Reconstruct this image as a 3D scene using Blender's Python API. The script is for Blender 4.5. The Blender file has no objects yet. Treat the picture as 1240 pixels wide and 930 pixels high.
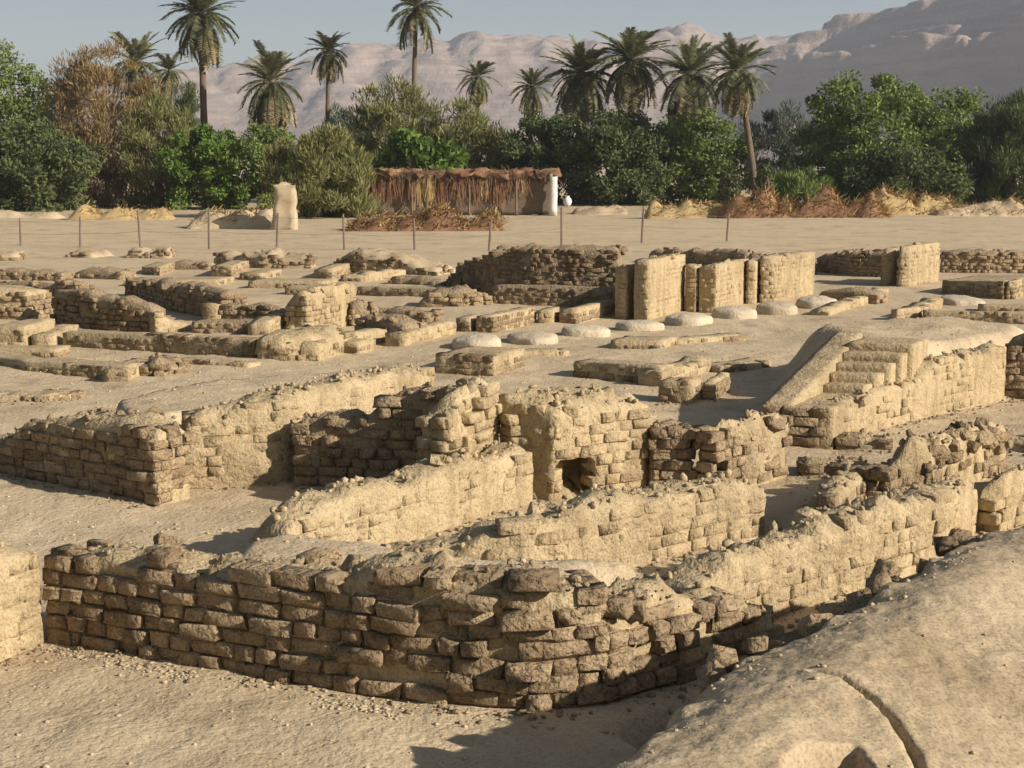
import bpy, math, random
import numpy as np
from mathutils import Vector, Matrix

random.seed(7)
rng = np.random.default_rng(7)
sc = bpy.context.scene
C = sc.collection

# ------------------------------------------------------------------ camera
FPX, CX, CY, HOR, CAMZ = 1736.0, 620.0, 465.0, 197.0, 3.2
PITCH = math.atan((CY - HOR) / FPX)
cam_d = bpy.data.cameras.new('camera')
cam_d.sensor_width = 36.0
cam_d.lens = 36.0 * FPX / 1240.0
cam_d.clip_start = 0.1
cam_d.clip_end = 20000.0
cam = bpy.data.objects.new('camera', cam_d)
C.objects.link(cam)
cam.location = (0, 0, CAMZ)
cam.rotation_euler = (math.pi / 2 - PITCH, 0, 0)
sc.camera = cam

# ------------------------------------------------------------------ sky and sun
SUN_EL = math.radians(26)
SUN_AZ = math.atan2(0.90, -0.43)          # clockwise from +Y
world = bpy.data.worlds.new('World')
sc.world = world
world.use_nodes = True
wn = world.node_tree.nodes
sky = wn.new('ShaderNodeTexSky')
sky.sky_type = 'NISHITA'
sky.sun_disc = False
sky.sun_elevation = SUN_EL
sky.sun_rotation = SUN_AZ
sky.altitude = 80
sky.air_density = 1.0
sky.dust_density = 1.3
sky.ozone_density = 1.0
world.node_tree.links.new(sky.outputs[0], wn['Background'].inputs[0])
wn['Background'].inputs[1].default_value = 0.05

sun_d = bpy.data.lights.new('sun', 'SUN')
sun_d.energy = 5.0
sun_d.angle = math.radians(0.55)
sun_d.color = (1.0, 0.915, 0.83)
sun = bpy.data.objects.new('sun', sun_d)
C.objects.link(sun)
sd = Vector((math.sin(SUN_AZ) * math.cos(SUN_EL), math.cos(SUN_AZ) * math.cos(SUN_EL), math.sin(SUN_EL)))
sun.rotation_euler = sd.to_track_quat('Z', 'Y').to_euler()
sun.location = (20, -20, 40)

sc.view_settings.view_transform = 'Standard'
sc.view_settings.look = 'None'
sc.view_settings.exposure = 0.58
sc.view_settings.gamma = 1.0
sc.view_settings.use_curve_mapping = False
sc.render.engine = 'CYCLES'
sc.cycles.use_denoising = True
sc.cycles.max_bounces = 6
sc.cycles.diffuse_bounces = 3
sc.cycles.volume_bounces = 1
sc.cycles.transparent_max_bounces = 8

# ------------------------------------------------------------------ pixel helpers (a pixel gives a direction, the ground the distance)
cp, sp = math.cos(PITCH), math.sin(PITCH)
def ray(px, py):
    a, b = (px - CX) / FPX, (CY - py) / FPX
    return a, cp + b * sp, b * cp - sp
def G(px, py, z=0.0):
    dx, dy, dz = ray(px, py)
    k = (z - CAMZ) / dz
    return np.array([dx * k, dy * k])
def ZA(px, py, y):
    dx, dy, dz = ray(px, py)
    return CAMZ + dz * y / dy
def XA(px, py, y):
    dx, dy, dz = ray(px, py)
    return dx * y / dy

# ------------------------------------------------------------------ noise
def _hash(ix, iy, iz, seed):
    n = (ix * 374761393 + iy * 668265263 + iz * 2147483647 + seed * 1274126177) & 0x7fffffff
    n = ((n ^ (n >> 13)) * 1274126177) & 0x7fffffff
    n = ((n ^ (n >> 16)) * 668265263) & 0x7fffffff
    return ((n ^ (n >> 15)) & 0xffff) / 32767.5 - 1.0
def vnoise(p, seed=0):
    p = np.asarray(p, dtype=np.float64)
    i = np.floor(p).astype(np.int64)
    f = p - i
    u = f * f * f * (f * (f * 6 - 15) + 10)
    x, y, z = i[..., 0], i[..., 1], i[..., 2]
    def h(a, b, c): return _hash(x + a, y + b, z + c, seed)
    ux, uy, uz = u[..., 0], u[..., 1], u[..., 2]
    x00 = h(0,0,0) * (1-ux) + h(1,0,0) * ux
    x10 = h(0,1,0) * (1-ux) + h(1,1,0) * ux
    x01 = h(0,0,1) * (1-ux) + h(1,0,1) * ux
    x11 = h(0,1,1) * (1-ux) + h(1,1,1) * ux
    return (x00*(1-uy)+x10*uy)*(1-uz) + (x01*(1-uy)+x11*uy)*uz
def fbm(p, oct=4, seed=0, gain=0.5):
    p = np.asarray(p, dtype=np.float64)
    a, s, t = 1.0, 0.0, 0.0
    for k in range(oct):
        s = s + a * vnoise(p * (2.03 ** k) + 13.7 * k, seed + k)
        t += a
        a *= gain
    return s / t * 1.4
def smooth(a, b, x):
    t = np.clip((x - a) / (b - a), 0, 1)
    return t * t * (3 - 2 * t)

# ------------------------------------------------------------------ materials
def mat(name):
    m = bpy.data.materials.new(name)
    m.use_nodes = True
    nt = m.node_tree
    b = nt.nodes['Principled BSDF']
    b.inputs['Roughness'].default_value = 0.95
    b.inputs['Specular IOR Level'].default_value = 0.12
    return m, nt, b
def N(nt, t, **kw):
    n = nt.nodes.new(t)
    for k, v in kw.items():
        setattr(n, k, v)
    return n
def noise_node(nt, vec, scale, detail=4, rough=0.55):
    n = N(nt, 'ShaderNodeTexNoise')
    n.inputs['Scale'].default_value = scale
    n.inputs['Detail'].default_value = detail
    n.inputs['Roughness'].default_value = rough
    nt.links.new(vec, n.inputs['Vector'])
    return n.outputs['Fac']
def ramp(nt, fac, stops):
    r = N(nt, 'ShaderNodeValToRGB')
    cr = r.color_ramp
    while len(cr.elements) < len(stops):
        cr.elements.new(0.5)
    for e, (p, c) in zip(cr.elements, stops):
        e.position = p
        e.color = (*c, 1)
    nt.links.new(fac, r.inputs[0])
    return r.outputs[0]
def mix(nt, fac, a, b, mode='MIX'):
    m = N(nt, 'ShaderNodeMix', data_type='RGBA', blend_type=mode)
    for s, v in ((m.inputs[0], fac), (m.inputs[6], a), (m.inputs[7], b)):
        if isinstance(v, (int, float)):
            s.default_value = v
        elif isinstance(v, tuple):
            s.default_value = (*v, 1)
        else:
            nt.links.new(v, s)
    return m.outputs[2]
def bump(nt, bsdf, pairs, dist=0.02):
    last = None
    for h, st, d in pairs:
        b = N(nt, 'ShaderNodeBump')
        b.inputs['Strength'].default_value = st
        b.inputs['Distance'].default_value = d
        nt.links.new(h, b.inputs['Height'])
        if last is not None:
            nt.links.new(last, b.inputs['Normal'])
        last = b.outputs[0]
    nt.links.new(last, bsdf.inputs['Normal'])

def earth(name, dark, mid, light, s1=1.2, s2=9.0, rnd=0.0, bd=0.02, speck=0.35, pit=0.0, patch=0.0, streak=0.0):
    m, nt, b = mat(name)
    g = N(nt, 'ShaderNodeNewGeometry')
    pos = g.outputs['Position']
    n1 = noise_node(nt, pos, s1, 5, 0.6)
    n2 = noise_node(nt, pos, s2, 6, 0.65)
    n3 = noise_node(nt, pos, 55, 3, 0.6)
    c1 = ramp(nt, n1, [(0.30, dark), (0.5, mid), (0.72, light)])
    c2 = ramp(nt, n2, [(0.30, dark), (0.55, mid), (0.75, light)])
    c = mix(nt, 0.5, c1, c2)
    sp_ = ramp(nt, n3, [(0.36, (0.62, 0.6, 0.58)), (0.5, (1, 1, 1)), (0.7, (1.12, 1.12, 1.1))])
    c = mix(nt, speck, c, sp_, 'MULTIPLY')
    if rnd:
        oi = N(nt, 'ShaderNodeObjectInfo')
        rr = ramp(nt, oi.outputs['Random'], [(0.0, (0.74, 0.70, 0.66)), (0.5, (1, 0.98, 0.96)), (1.0, (1.16, 1.13, 1.08))])
        c = mix(nt, rnd, c, rr, 'MULTIPLY')
    if streak:
        mp = N(nt, 'ShaderNodeMapping')
        mp.inputs['Scale'].default_value = (7.0, 7.0, 0.7)
        nt.links.new(pos, mp.inputs['Vector'])
        n7 = noise_node(nt, mp.outputs[0], 1.0, 4, 0.6)
        c = mix(nt, streak, c, ramp(nt, n7, [(0.34, (0.72, 0.69, 0.66)), (0.5, (1, 1, 1)), (0.68, (1.08, 1.07, 1.05))]), 'MULTIPLY')
    if patch:
        n6 = noise_node(nt, pos, 0.9, 7, 0.72)
        pc = ramp(nt, n6, [(0.36, (0.70, 0.68, 0.66)), (0.47, (1, 1, 1)), (0.60, (1, 1, 1)), (0.70, (1.10, 1.09, 1.06))])
        c = mix(nt, patch, c, pc, 'MULTIPLY')
    nt.links.new(c, b.inputs['Base Color'])
    v = N(nt, 'ShaderNodeTexVoronoi')
    v.inputs['Scale'].default_value = 30
    nt.links.new(pos, v.inputs['Vector'])
    pairs = []
    if pit:
        n4 = noise_node(nt, pos, 17, 3, 0.5)
        hole = ramp(nt, n4, [(0.30, (0, 0, 0)), (0.56, (1, 1, 1))])
        n5 = noise_node(nt, pos, 38, 4, 0.6)
        pairs = [(hole, 0.8, 0.028 * pit), (n5, 0.7, 0.012 * pit)]
    bump(nt, b, pairs + [(n2, 0.7, bd * 1.5), (v.outputs['Distance'], 0.35, bd * 0.5), (n3, 0.6, bd * 0.35)])
    return m

M = {}
M['sand'] = earth('sand', (0.39, 0.298, 0.18), (0.51, 0.402, 0.25), (0.60, 0.485, 0.315), 0.5, 3.5, bd=0.016, speck=0.55, pit=0.25, patch=0.8)
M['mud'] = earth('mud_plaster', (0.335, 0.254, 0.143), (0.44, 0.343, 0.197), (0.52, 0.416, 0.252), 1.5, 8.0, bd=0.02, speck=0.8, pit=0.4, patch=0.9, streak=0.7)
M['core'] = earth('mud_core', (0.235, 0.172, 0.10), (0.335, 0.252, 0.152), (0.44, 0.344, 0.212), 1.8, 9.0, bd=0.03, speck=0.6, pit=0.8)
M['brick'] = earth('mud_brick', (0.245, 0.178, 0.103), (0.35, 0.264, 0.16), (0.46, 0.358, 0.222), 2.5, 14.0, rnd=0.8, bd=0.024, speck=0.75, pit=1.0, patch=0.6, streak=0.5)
M['litbrick'] = earth('mud_brick_sunlit', (0.325, 0.246, 0.139), (0.435, 0.338, 0.195), (0.52, 0.414, 0.251), 2.0, 12.0, rnd=0.45, bd=0.02, speck=0.75, pit=0.45, patch=0.6, streak=0.7)  # paler copy of the brick for sunlit walls, sunlight put into its colour
M['mound'] = earth('eroded_mud', (0.335, 0.254, 0.153), (0.44, 0.344, 0.213), (0.52, 0.415, 0.265), 0.9, 5.0, bd=0.012, speck=0.8, pit=0.10, patch=0.35)
M['lime'] = earth('limestone', (0.42, 0.345, 0.23), (0.53, 0.445, 0.31), (0.61, 0.525, 0.385), 2.0, 9.0, rnd=0.4, bd=0.012, speck=0.5, pit=0.3)
M['chip'] = earth('pale_chip', (0.36, 0.28, 0.17), (0.46, 0.37, 0.235), (0.55, 0.455, 0.31), 6.0, 30.0, bd=0.005)
M['straw'] = earth('straw', (0.30, 0.20, 0.09), (0.46, 0.33, 0.15), (0.60, 0.46, 0.24), 0.8, 4.0, bd=0.03)
M['drybrush'] = earth('dry_brush', (0.13, 0.065, 0.035), (0.24, 0.13, 0.07), (0.42, 0.27, 0.14), 0.9, 4.0, bd=0.03)
M['wood'] = earth('weathered_wood', (0.12, 0.085, 0.055), (0.19, 0.14, 0.095), (0.26, 0.20, 0.14), 2.0, 15.0, bd=0.01)
M['trunk'] = earth('palm_trunk', (0.11, 0.075, 0.05), (0.17, 0.125, 0.085), (0.25, 0.19, 0.13), 1.5, 10.0, bd=0.05)
M['white'] = earth('whitewash', (0.62, 0.58, 0.50), (0.72, 0.68, 0.60), (0.78, 0.75, 0.68), 2.0, 9.0, bd=0.01)
M['metal'] = earth('rusty_post', (0.13, 0.10, 0.08), (0.20, 0.155, 0.12), (0.27, 0.21, 0.16), 2.0, 12.0, bd=0.005)
M['rock'] = None

def leafmat(name, a, bcol, c, trans=0.25):
    m, nt, b = mat(name)
    g = N(nt, 'ShaderNodeNewGeometry')
    n1 = noise_node(nt, g.outputs['Position'], 0.7, 4, 0.6)
    c1 = ramp(nt, n1, [(0.32, a), (0.5, bcol), (0.7, c)])
    rr = ramp(nt, g.outputs['Random Per Island'], [(0.0, (0.55, 0.6, 0.55)), (0.5, (1, 1, 1)), (1.0, (1.35, 1.3, 1.2))])
    col = mix(nt, 0.75, c1, rr, 'MULTIPLY')
    nt.links.new(col, b.inputs['Base Color'])
    b.inputs['Roughness'].default_value = 0.7
    t = N(nt, 'ShaderNodeBsdfTranslucent')
    nt.links.new(col, t.inputs['Color'])
    mx = N(nt, 'ShaderNodeMixShader')
    mx.inputs[0].default_value = trans
    out = nt.nodes['Material Output']
    nt.links.new(b.outputs[0], mx.inputs[1])
    nt.links.new(t.outputs[0], mx.inputs[2])
    nt.links.new(mx.outputs[0], out.inputs['Surface'])
    return m
M['leaf_dark'] = leafmat('leaf_dark', (0.071, 0.088, 0.037), (0.108, 0.136, 0.052), (0.157, 0.183, 0.069))
M['leaf_green'] = leafmat('leaf_green', (0.110, 0.146, 0.043), (0.163, 0.215, 0.057), (0.233, 0.283, 0.082))
M['leaf_bright'] = leafmat('leaf_bright', (0.083, 0.132, 0.026), (0.122, 0.193, 0.035), (0.171, 0.248, 0.050))
M['leaf_olive'] = leafmat('leaf_olive', (0.147, 0.146, 0.055), (0.210, 0.208, 0.078), (0.274, 0.268, 0.105))
M['leaf_brown'] = leafmat('leaf_brown', (0.178, 0.119, 0.060), (0.265, 0.181, 0.082), (0.297, 0.230, 0.093))
M['leaf_grey'] = leafmat('leaf_grey', (0.097, 0.117, 0.091), (0.136, 0.156, 0.117), (0.188, 0.208, 0.149))
M['frond'] = leafmat('palm_frond', (0.131, 0.135, 0.075), (0.202, 0.208, 0.112), (0.297, 0.291, 0.164), 0.25)
M['dryfrond'] = leafmat('dry_frond', (0.214, 0.176, 0.091), (0.305, 0.254, 0.136), (0.422, 0.351, 0.201), 0.2)

def rockmat():
    m, nt, b = mat('desert_rock')
    g = N(nt, 'ShaderNodeNewGeometry')
    pos = g.outputs['Position']
    n1 = noise_node(nt, pos, 0.012, 6, 0.6)
    mp = N(nt, 'ShaderNodeMapping')
    mp.inputs['Scale'].default_value = (0.006, 0.006, 0.12)
    nt.links.new(pos, mp.inputs['Vector'])
    n2 = noise_node(nt, mp.outputs[0], 1.0, 5, 0.6)
    c1 = ramp(nt, n1, [(0.3, (0.19, 0.14, 0.108)), (0.5, (0.28, 0.21, 0.16)), (0.7, (0.36, 0.275, 0.21))])
    c2 = ramp(nt, n2, [(0.35, (0.16, 0.12, 0.095)), (0.52, (0.28, 0.21, 0.16)), (0.68, (0.37, 0.285, 0.22))])
    nt.links.new(mix(nt, 0.5, c1, c2), b.inputs['Base Color'])
    n3 = noise_node(nt, pos, 0.05, 6, 0.65)
    bump(nt, b, [(n3, 0.8, 8.0), (n2, 0.5, 4.0)])
    return m
M['rock'] = rockmat()

# ------------------------------------------------------------------ object helpers
def mesh(name, v, f, m=None, smooth_=True):
    me = bpy.data.meshes.new(name)
    v = np.asarray(v, dtype=np.float32)
    if isinstance(f, np.ndarray) and f.ndim == 2:
        k = f.shape[1]
        me.vertices.add(len(v)); me.vertices.foreach_set('co', v.ravel())
        me.loops.add(f.size); me.loops.foreach_set('vertex_index', f.ravel().astype(np.int32))
        me.polygons.add(len(f))
        me.polygons.foreach_set('loop_start', np.arange(0, f.size, k, dtype=np.int32))
        me.polygons.foreach_set('loop_total', np.full(len(f), k, dtype=np.int32))
        me.update(calc_edges=True)
        me.validate()
    else:
        me.from_pydata([tuple(x) for x in v], [], [tuple(x) for x in f])
    if smooth_:
        me.polygons.foreach_set('use_smooth', np.ones(len(me.polygons), dtype=bool))
    if m is not None:
        me.materials.append(m)
    me.update()
    return me
def link(name, me, parent=None, loc=None):
    o = bpy.data.objects.new(name, me)
    C.objects.link(o)
    if parent is not None:
        o.parent = parent
    if loc is not None:
        o.location = loc
    return o
def tag(o, label, cat, group=None, kind=None):
    if label: o['label'] = label
    if cat: o['category'] = cat
    if group: o['group'] = group
    if kind: o['kind'] = kind
    return o
def thing(name, label, cat, loc=(0, 0, 0), group=None):
    o = bpy.data.objects.new(name, None)
    o.empty_display_size = 0.2
    C.objects.link(o)
    o.location = loc
    return tag(o, label, cat, group, 'thing')

def lattice(nx, ny, nz):
    """surface of a box lattice: returns stw coords (n,3) in 0..1 and quads"""
    ids = -np.ones((nx + 1, ny + 1, nz + 1), dtype=np.int64)
    I, J, K = np.meshgrid(np.arange(nx + 1), np.arange(ny + 1), np.arange(nz + 1), indexing='ij')
    surf = (I == 0) | (I == nx) | (J == 0) | (J == ny) | (K == 0) | (K == nz)
    ids[surf] = np.arange(surf.sum())
    co = np.stack([I[surf] / nx, J[surf] / ny, K[surf] / nz], 1)
    q = []
    def add(a, flip):
        f = np.stack([a[:-1, :-1], a[1:, :-1], a[1:, 1:], a[:-1, 1:]], -1).reshape(-1, 4)
        q.append(f[:, ::-1] if flip else f)
    add(ids[:, 0, :], False); add(ids[:, ny, :], True)
    add(ids[0, :, :], True); add(ids[nx, :, :], False)
    add(ids[:, :, nz], False); add(ids[:, :, 0], True)
    return co, np.concatenate(q)

# ------------------------------------------------------------------ brick meshes (shared by every single brick)
BL, BD, BH = 0.305, 0.19, 0.098
def brick_mesh(L, seed, rough):
    co, q = lattice(3, 1, 3)                      # loops near the edges give worn, rounded arrises
    line = np.array([0.0, 0.07, 0.93, 1.0])
    line2 = np.array([0.0, 0.14, 0.86, 1.0])
    bx = np.isin(np.round(co[:, 0] * 3), (0, 3)); bz = np.isin(np.round(co[:, 2] * 3), (0, 3))
    p = np.stack([line[np.round(co[:, 0] * 3).astype(int)], co[:, 1], line2[np.round(co[:, 2] * 3).astype(int)]], 1) - 0.5
    sy = np.where(bx & bz, 0.82, np.where(bx | bz, 0.91, 1.0))
    sx = np.where(bz, 0.975, 1.0)
    d = p * np.stack([sx, sy, np.where(bx, 0.96, 1.0)], 1) * np.array([L, BD, BH])
    r_ = random.Random(seed)
    for _ in range(2):
        cx_, cz_ = r_.choice((-1, 1)), r_.choice((-1, 1))
        m_ = (np.sign(p[:, 0]) == cx_) & bx & (np.sign(p[:, 2]) == cz_)
        d[m_] *= np.array([r_.uniform(0.82, 0.95), r_.uniform(0.75, 1.0), r_.uniform(0.6, 0.95)])
    n = np.stack([vnoise(co * 5.3 + seed * 7.3, seed + k * 31) for k in range(3)], 1)
    d = d + n * rough * np.array([0.8, 1.0, 0.7])
    return mesh('brick', d, q)
BR, BRH = {}, {}
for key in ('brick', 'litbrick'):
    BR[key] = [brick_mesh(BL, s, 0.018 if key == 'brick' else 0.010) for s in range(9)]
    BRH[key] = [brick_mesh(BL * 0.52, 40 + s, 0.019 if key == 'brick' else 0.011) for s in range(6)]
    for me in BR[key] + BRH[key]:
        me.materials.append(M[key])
def mesh_arrays(me):
    v = np.empty(len(me.vertices) * 3, dtype=np.float32); me.vertices.foreach_get('co', v)
    f = np.empty(len(me.loops), dtype=np.int32); me.loops.foreach_get('vertex_index', f)
    return v.reshape(-1, 3), f.reshape(-1, 4)
BA = {me.name: mesh_arrays(me) for k in BR for me in BR[k] + BRH[k]}

class Bricks:
    """collects brick placements of one thing, then links them as single parts (near) or one joined part (far)"""
    def __init__(self, key): self.items, self.key = [], key
    def add(self, pos, rz, L=BL, tilt=(0, 0), sc_=(1, 1, 1)):
        me = random.choice(BR[self.key] if L > 0.24 else BRH[self.key])
        base = BL if L > 0.24 else BL * 0.52
        flip = random.choice((0, math.pi))
        self.items.append((me, pos, rz + flip, tilt, (L / base * sc_[0], sc_[1], sc_[2])))
    def emit(self, parent, single=True, limit=300):
        its = self.items
        px, py, pz = parent.location
        if single:
            its = sorted(its, key=lambda t: t[1][1])
            one, rest = its[:limit], its[limit:]
        else:
            one, rest = [], its
        for me, pos, rz, tilt, s in one:
            o = bpy.data.objects.new('brick', me)
            C.objects.link(o)
            o.parent = parent
            o.location = (pos[0] - px, pos[1] - py, pos[2] - pz)
            o.rotation_euler = (tilt[0], tilt[1], rz)
            o.scale = s
        if rest:
            V, F, n = [], [], 0
            for me, pos, rz, tilt, s in rest:
                v, f = BA[me.name]
                R = (Matrix.Rotation(rz, 3, 'Z') @ Matrix.Rotation(tilt[1], 3, 'Y') @ Matrix.Rotation(tilt[0], 3, 'X'))
                v = (v * np.array(s)) @ np.array(R).T + np.array(pos) - np.array([px, py, pz])
                V.append(v); F.append(f + n); n += len(v)
            me = mesh('brickwork', np.concatenate(V), np.concatenate(F), M[self.key])
            o = link('brickwork', me, parent)
            o['kind'] = 'stuff'

# ------------------------------------------------------------------ ground
PLAT = []      # (polygon xy, height, falloff)
def poly_sd(P, X, Y):
    d = np.full(X.shape, 1e9)
    inside = np.zeros(X.shape, dtype=bool)
    n = len(P)
    for i in range(n):
        ax, ay = P[i]; bx, by = P[(i + 1) % n]
        ex, ey = bx - ax, by - ay
        t = np.clip(((X - ax) * ex + (Y - ay) * ey) / (ex * ex + ey * ey + 1e-12), 0, 1)
        d = np.minimum(d, np.hypot(X - ax - t * ex, Y - ay - t * ey))
        c = ((ay > Y) != (by > Y)) & (X < ex * (Y - ay) / (ey + (1e-12 if ey >= 0 else -1e-12)) + ax)
        inside ^= c
    return np.where(inside, d, -d)
def ground_z(X, Y):
    X = np.asarray(X, dtype=np.float64); Y = np.asarray(Y, dtype=np.float64)
    P = np.stack([X, Y, np.zeros_like(X)], -1)
    near = 1 - smooth(30, 60, np.hypot(X, Y))
    z = fbm(P * 0.45, 3, 3) * 0.05 * near + fbm(P * 2.2, 4, 9) * 0.018 * near
    z = z + np.maximum(0, fbm(P * 7.0, 2, 19)) * 0.012 * near
    far = smooth(45, 75, Y) * (1 - smooth(300, 600, np.abs(X)))
    z = z + far * (0.25 + 0.15 * fbm(P * 0.05, 2, 5))
    for pg, h, fo in PLAT:
        s = poly_sd(pg, X, Y) + 0.10 * fbm(P * 1.8, 3, 23)
        z = z + smooth(0.0, fo, s) * (h + 0.03 * fbm(P * 1.1, 3, 31))
    return z
def gz(x, y): return float(ground_z(np.array([x]), np.array([y]))[0])

# raised earth fills behind walls, and ground dug out to deepen shade
PLAT.append(([G(p[0], p[1], 0.62) for p in [(110, 502), (205, 508), (250, 502), (350, 484), (440, 462), (515, 447), (512, 432), (330, 445), (225, 455), (130, 480)]], 0.60, 0.25))
PLAT.append(([(-2.4, 9.75), (-1.7, 9.45), (-0.9, 9.2), (-0.2, 9.05), (0.6, 9.1), (1.3, 9.5), (1.0, 9.9), (0.1, 10.1), (-0.5, 10.25), (-1.1, 10.7), (-1.7, 11.0), (-2.3, 10.7)], 0.46, 0.40))
PLAT.append(([G(*p, 0.3) for p in [(660, 486), (785, 492), (796, 474), (700, 462), (640, 462)]], 0.3, 0.35))
PLAT.append(([G(*p) for p in [(735, 872), (800, 850), (880, 822), (955, 786), (1040, 752), (1120, 706), (1150, 712), (1090, 760), (960, 840), (860, 905), (800, 930)]], -0.38, 0.3))  # trench added along the mound edge so the shadow there falls deeper


PLAT.append(([G(*p) for p in [(900, 668), (962, 672), (968, 628), (925, 618)]], -0.40, 0.18))  # pit added beside the low block, shaped to darken the shaded gap

PLAT.append(([(3.5, 18.75), (5.6, 18.3), (8.6, 21.0), (7.2, 23.6), (4.0, 22.0)], 0.80, 0.9))

def axis(fine0, fine1, step, lo, hi):
    a = list(np.arange(fine0, fine1, step))
    s, x = step, fine1
    while x < hi:
        a.append(x); s *= 1.16; x += s
    a.append(hi)
    s, x = step, fine0 - step
    b = []
    while x > lo:
        b.append(x); s *= 1.16; x -= s
    b.append(lo)
    return np.array(b[::-1] + a)
gx = axis(-9.0, 10.0, 0.075, -3000, 3000)
gy = axis(4.0, 27.0, 0.075, -400, 4000)
GX, GY = np.meshgrid(gx, gy, indexing='ij')
V = np.stack([GX, GY, ground_z(GX, GY)], -1).reshape(-1, 3)
ids = np.arange(len(V)).reshape(GX.shape)
F = np.stack([ids[:-1, :-1], ids[1:, :-1], ids[1:, 1:], ids[:-1, 1:]], -1).reshape(-1, 4)
o = link('ground', mesh('ground', V, F, M['sand']))
o['kind'] = 'structure'

# ------------------------------------------------------------------ walls
ico = [(0, 0, 1), (0.89, 0, 0.45), (0.28, 0.85, 0.45), (-0.72, 0.53, 0.45), (-0.72, -0.53, 0.45), (0.28, -0.85, 0.45),
       (0.72, 0.53, -0.45), (-0.28, 0.85, -0.45), (-0.89, 0, -0.45), (-0.28, -0.85, -0.45), (0.72, -0.53, -0.45), (0, 0, -1)]
icof = [(0,1,2),(0,2,3),(0,3,4),(0,4,5),(0,5,1),(1,6,2),(2,7,3),(3,8,4),(4,9,5),(5,10,1),(1,10,6),(2,6,7),(3,7,8),(4,8,9),(5,9,10),(6,11,7),(7,11,8),(8,11,9),(9,11,10),(10,11,6)]
ico, icof = np.array(ico), np.array(icof)
CH = 0.103
APRON = []
def wall(name, label, spec, thick=0.4, back=None, near=None, lit=False, joint=0.03, miss=0.05, jit=0.012,
         rag=0.05, amp=0.02, er=0.06, cat='wall', group=None, z0=0.0, endbricks=True, rough_from=None,
         topbricks=0.0, recess=(), core=None, seed=None, step=False, key=None, drop=None, smoothf=True):
    drop = drop if drop is not None else (0.0 if lit else 0.05)
    sd_ = int(spec[0][0] * 7 + spec[0][1]) % 991
    Fp = np.array([G(p[0], p[1], z0) for p in spec])
    Hp = np.array([ZA(p[0], p[2], q[1]) for p, q in zip(spec, Fp)])
    seg = np.hypot(*(Fp[1:] - Fp[:-1]).T)
    S = np.concatenate([[0], np.cumsum(seg)])
    LEN = S[-1]
    ang = np.arctan2(*(Fp[1:] - Fp[:-1]).T[::-1])
    smid = (S[1:] + S[:-1]) / 2
    def fxy(s): return np.stack([np.interp(s, S, Fp[:, 0]), np.interp(s, S, Fp[:, 1])], -1)
    def fang(s): return np.interp(s, smid, np.unwrap(ang))
    if back is not None:
        bv = G(back[0], back[1], z0) - Fp[-1]
        thick = float(np.hypot(*bv))
    def bvec(s):
        if back is not None:
            return np.broadcast_to(bv, np.shape(s) + (2,))
        a = fang(s)
        return np.stack([-np.sin(a), np.cos(a)], -1) * thick
    dist = float(Fp[:, 1].mean())
    if near is None:
        near = dist < 22
    res = 0.055 if dist < 12 else 0.07 if dist < 20 else 0.11 if dist < 28 else 0.16
    def H(s):
        s = np.asarray(s, dtype=np.float64)
        q = np.stack([s * 2.3, np.full_like(s, sd_ * 1.7), np.zeros_like(s)], -1)
        h = np.interp(s, S, Hp) + rag * fbm(q, 3, sd_)
        if step:
            h = np.round(h / CH) * CH
        return np.maximum(h, 0.05 + z0)
    hmax = float(max(H(np.linspace(0, LEN, 40)))) - z0
    nx = max(3, int(LEN / res)); ny = max(2, int(thick / res)); nz = max(3, int(hmax / res))
    nx, ny, nz = min(nx, 160), min(ny, 60), min(nz, 30)
    co, q = lattice(nx, ny, nz)
    j = joint
    s = j + co[:, 0] * (LEN - 2 * j)
    t = co[:, 1]
    w = co[:, 2]
    tt = (j + t * (thick - 2 * j)) / thick
    xy = fxy(s) + bvec(s) * tt[:, None]
    edge = np.minimum(np.minimum(t, 1 - t) * thick, np.minimum(co[:, 0], 1 - co[:, 0]) * LEN)
    qn = np.stack([xy[:, 0], xy[:, 1], np.zeros(len(xy))], -1)
    top = H(s) - z0 - er * np.exp(-edge / 0.05) + (er * 0.5 + rag * 0.5) * fbm(qn * 4.5, 4, sd_ + 5, 0.62) + (0.02 if dist < 20 else 0.0) * vnoise(qn * 14.0, sd_ + 6)
    top = top - drop * np.exp(-(np.minimum(t, 1 - t) * thick) / 0.16)
    zb = -0.15
    z = zb + w * (np.maximum(top, 0.03) - zb)
    P = np.stack([xy[:, 0], xy[:, 1], z + z0], -1)
    for (u0, u1, w0, w1, depth, side) in recess:      # openings: push the face inwards
        hh = z
        if side == 'front':
            msk = (t < 0.5) & (s > u0 * LEN) & (s < u1 * LEN) & (hh > w0) & (hh < w1) & (t < 1e-6)
            P[msk, :2] += (bvec(s[msk]) / thick) * depth
        else:
            tw = t * thick
            msk = (co[:, 0] > 1 - 1e-6) & (tw > u0 * thick) & (tw < u1 * thick) & (hh > w0) & (hh < w1)
            e_ = bvec(np.array([LEN]))[0] / thick
            nv = np.array([-e_[1], e_[0]])
            a = -0.45
            nv = np.array([nv[0] * math.cos(a) - nv[1] * math.sin(a), nv[0] * math.sin(a) + nv[1] * math.cos(a)])
            P[msk, :2] += nv * depth
    dn = np.stack([fbm(P * 6.0, 4, sd_ + k * 17 + 3) for k in range(3)], 1)
    dn2 = np.stack([fbm(P * 1.3, 2, sd_ + k * 17 + 5) for k in range(3)], 1)
    P = P + dn * amp + dn2 * amp * 0.9
    base = fxy(np.array([LEN / 2]))[0] + bvec(np.array([LEN / 2]))[0] / 2
    root = thing(name, label, cat, (base[0], base[1], z0), group)
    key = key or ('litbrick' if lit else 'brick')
    link('core', mesh('core', P - np.array([base[0], base[1], z0]), q, M[core or ('mud' if lit else 'core')]), root)
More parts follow.
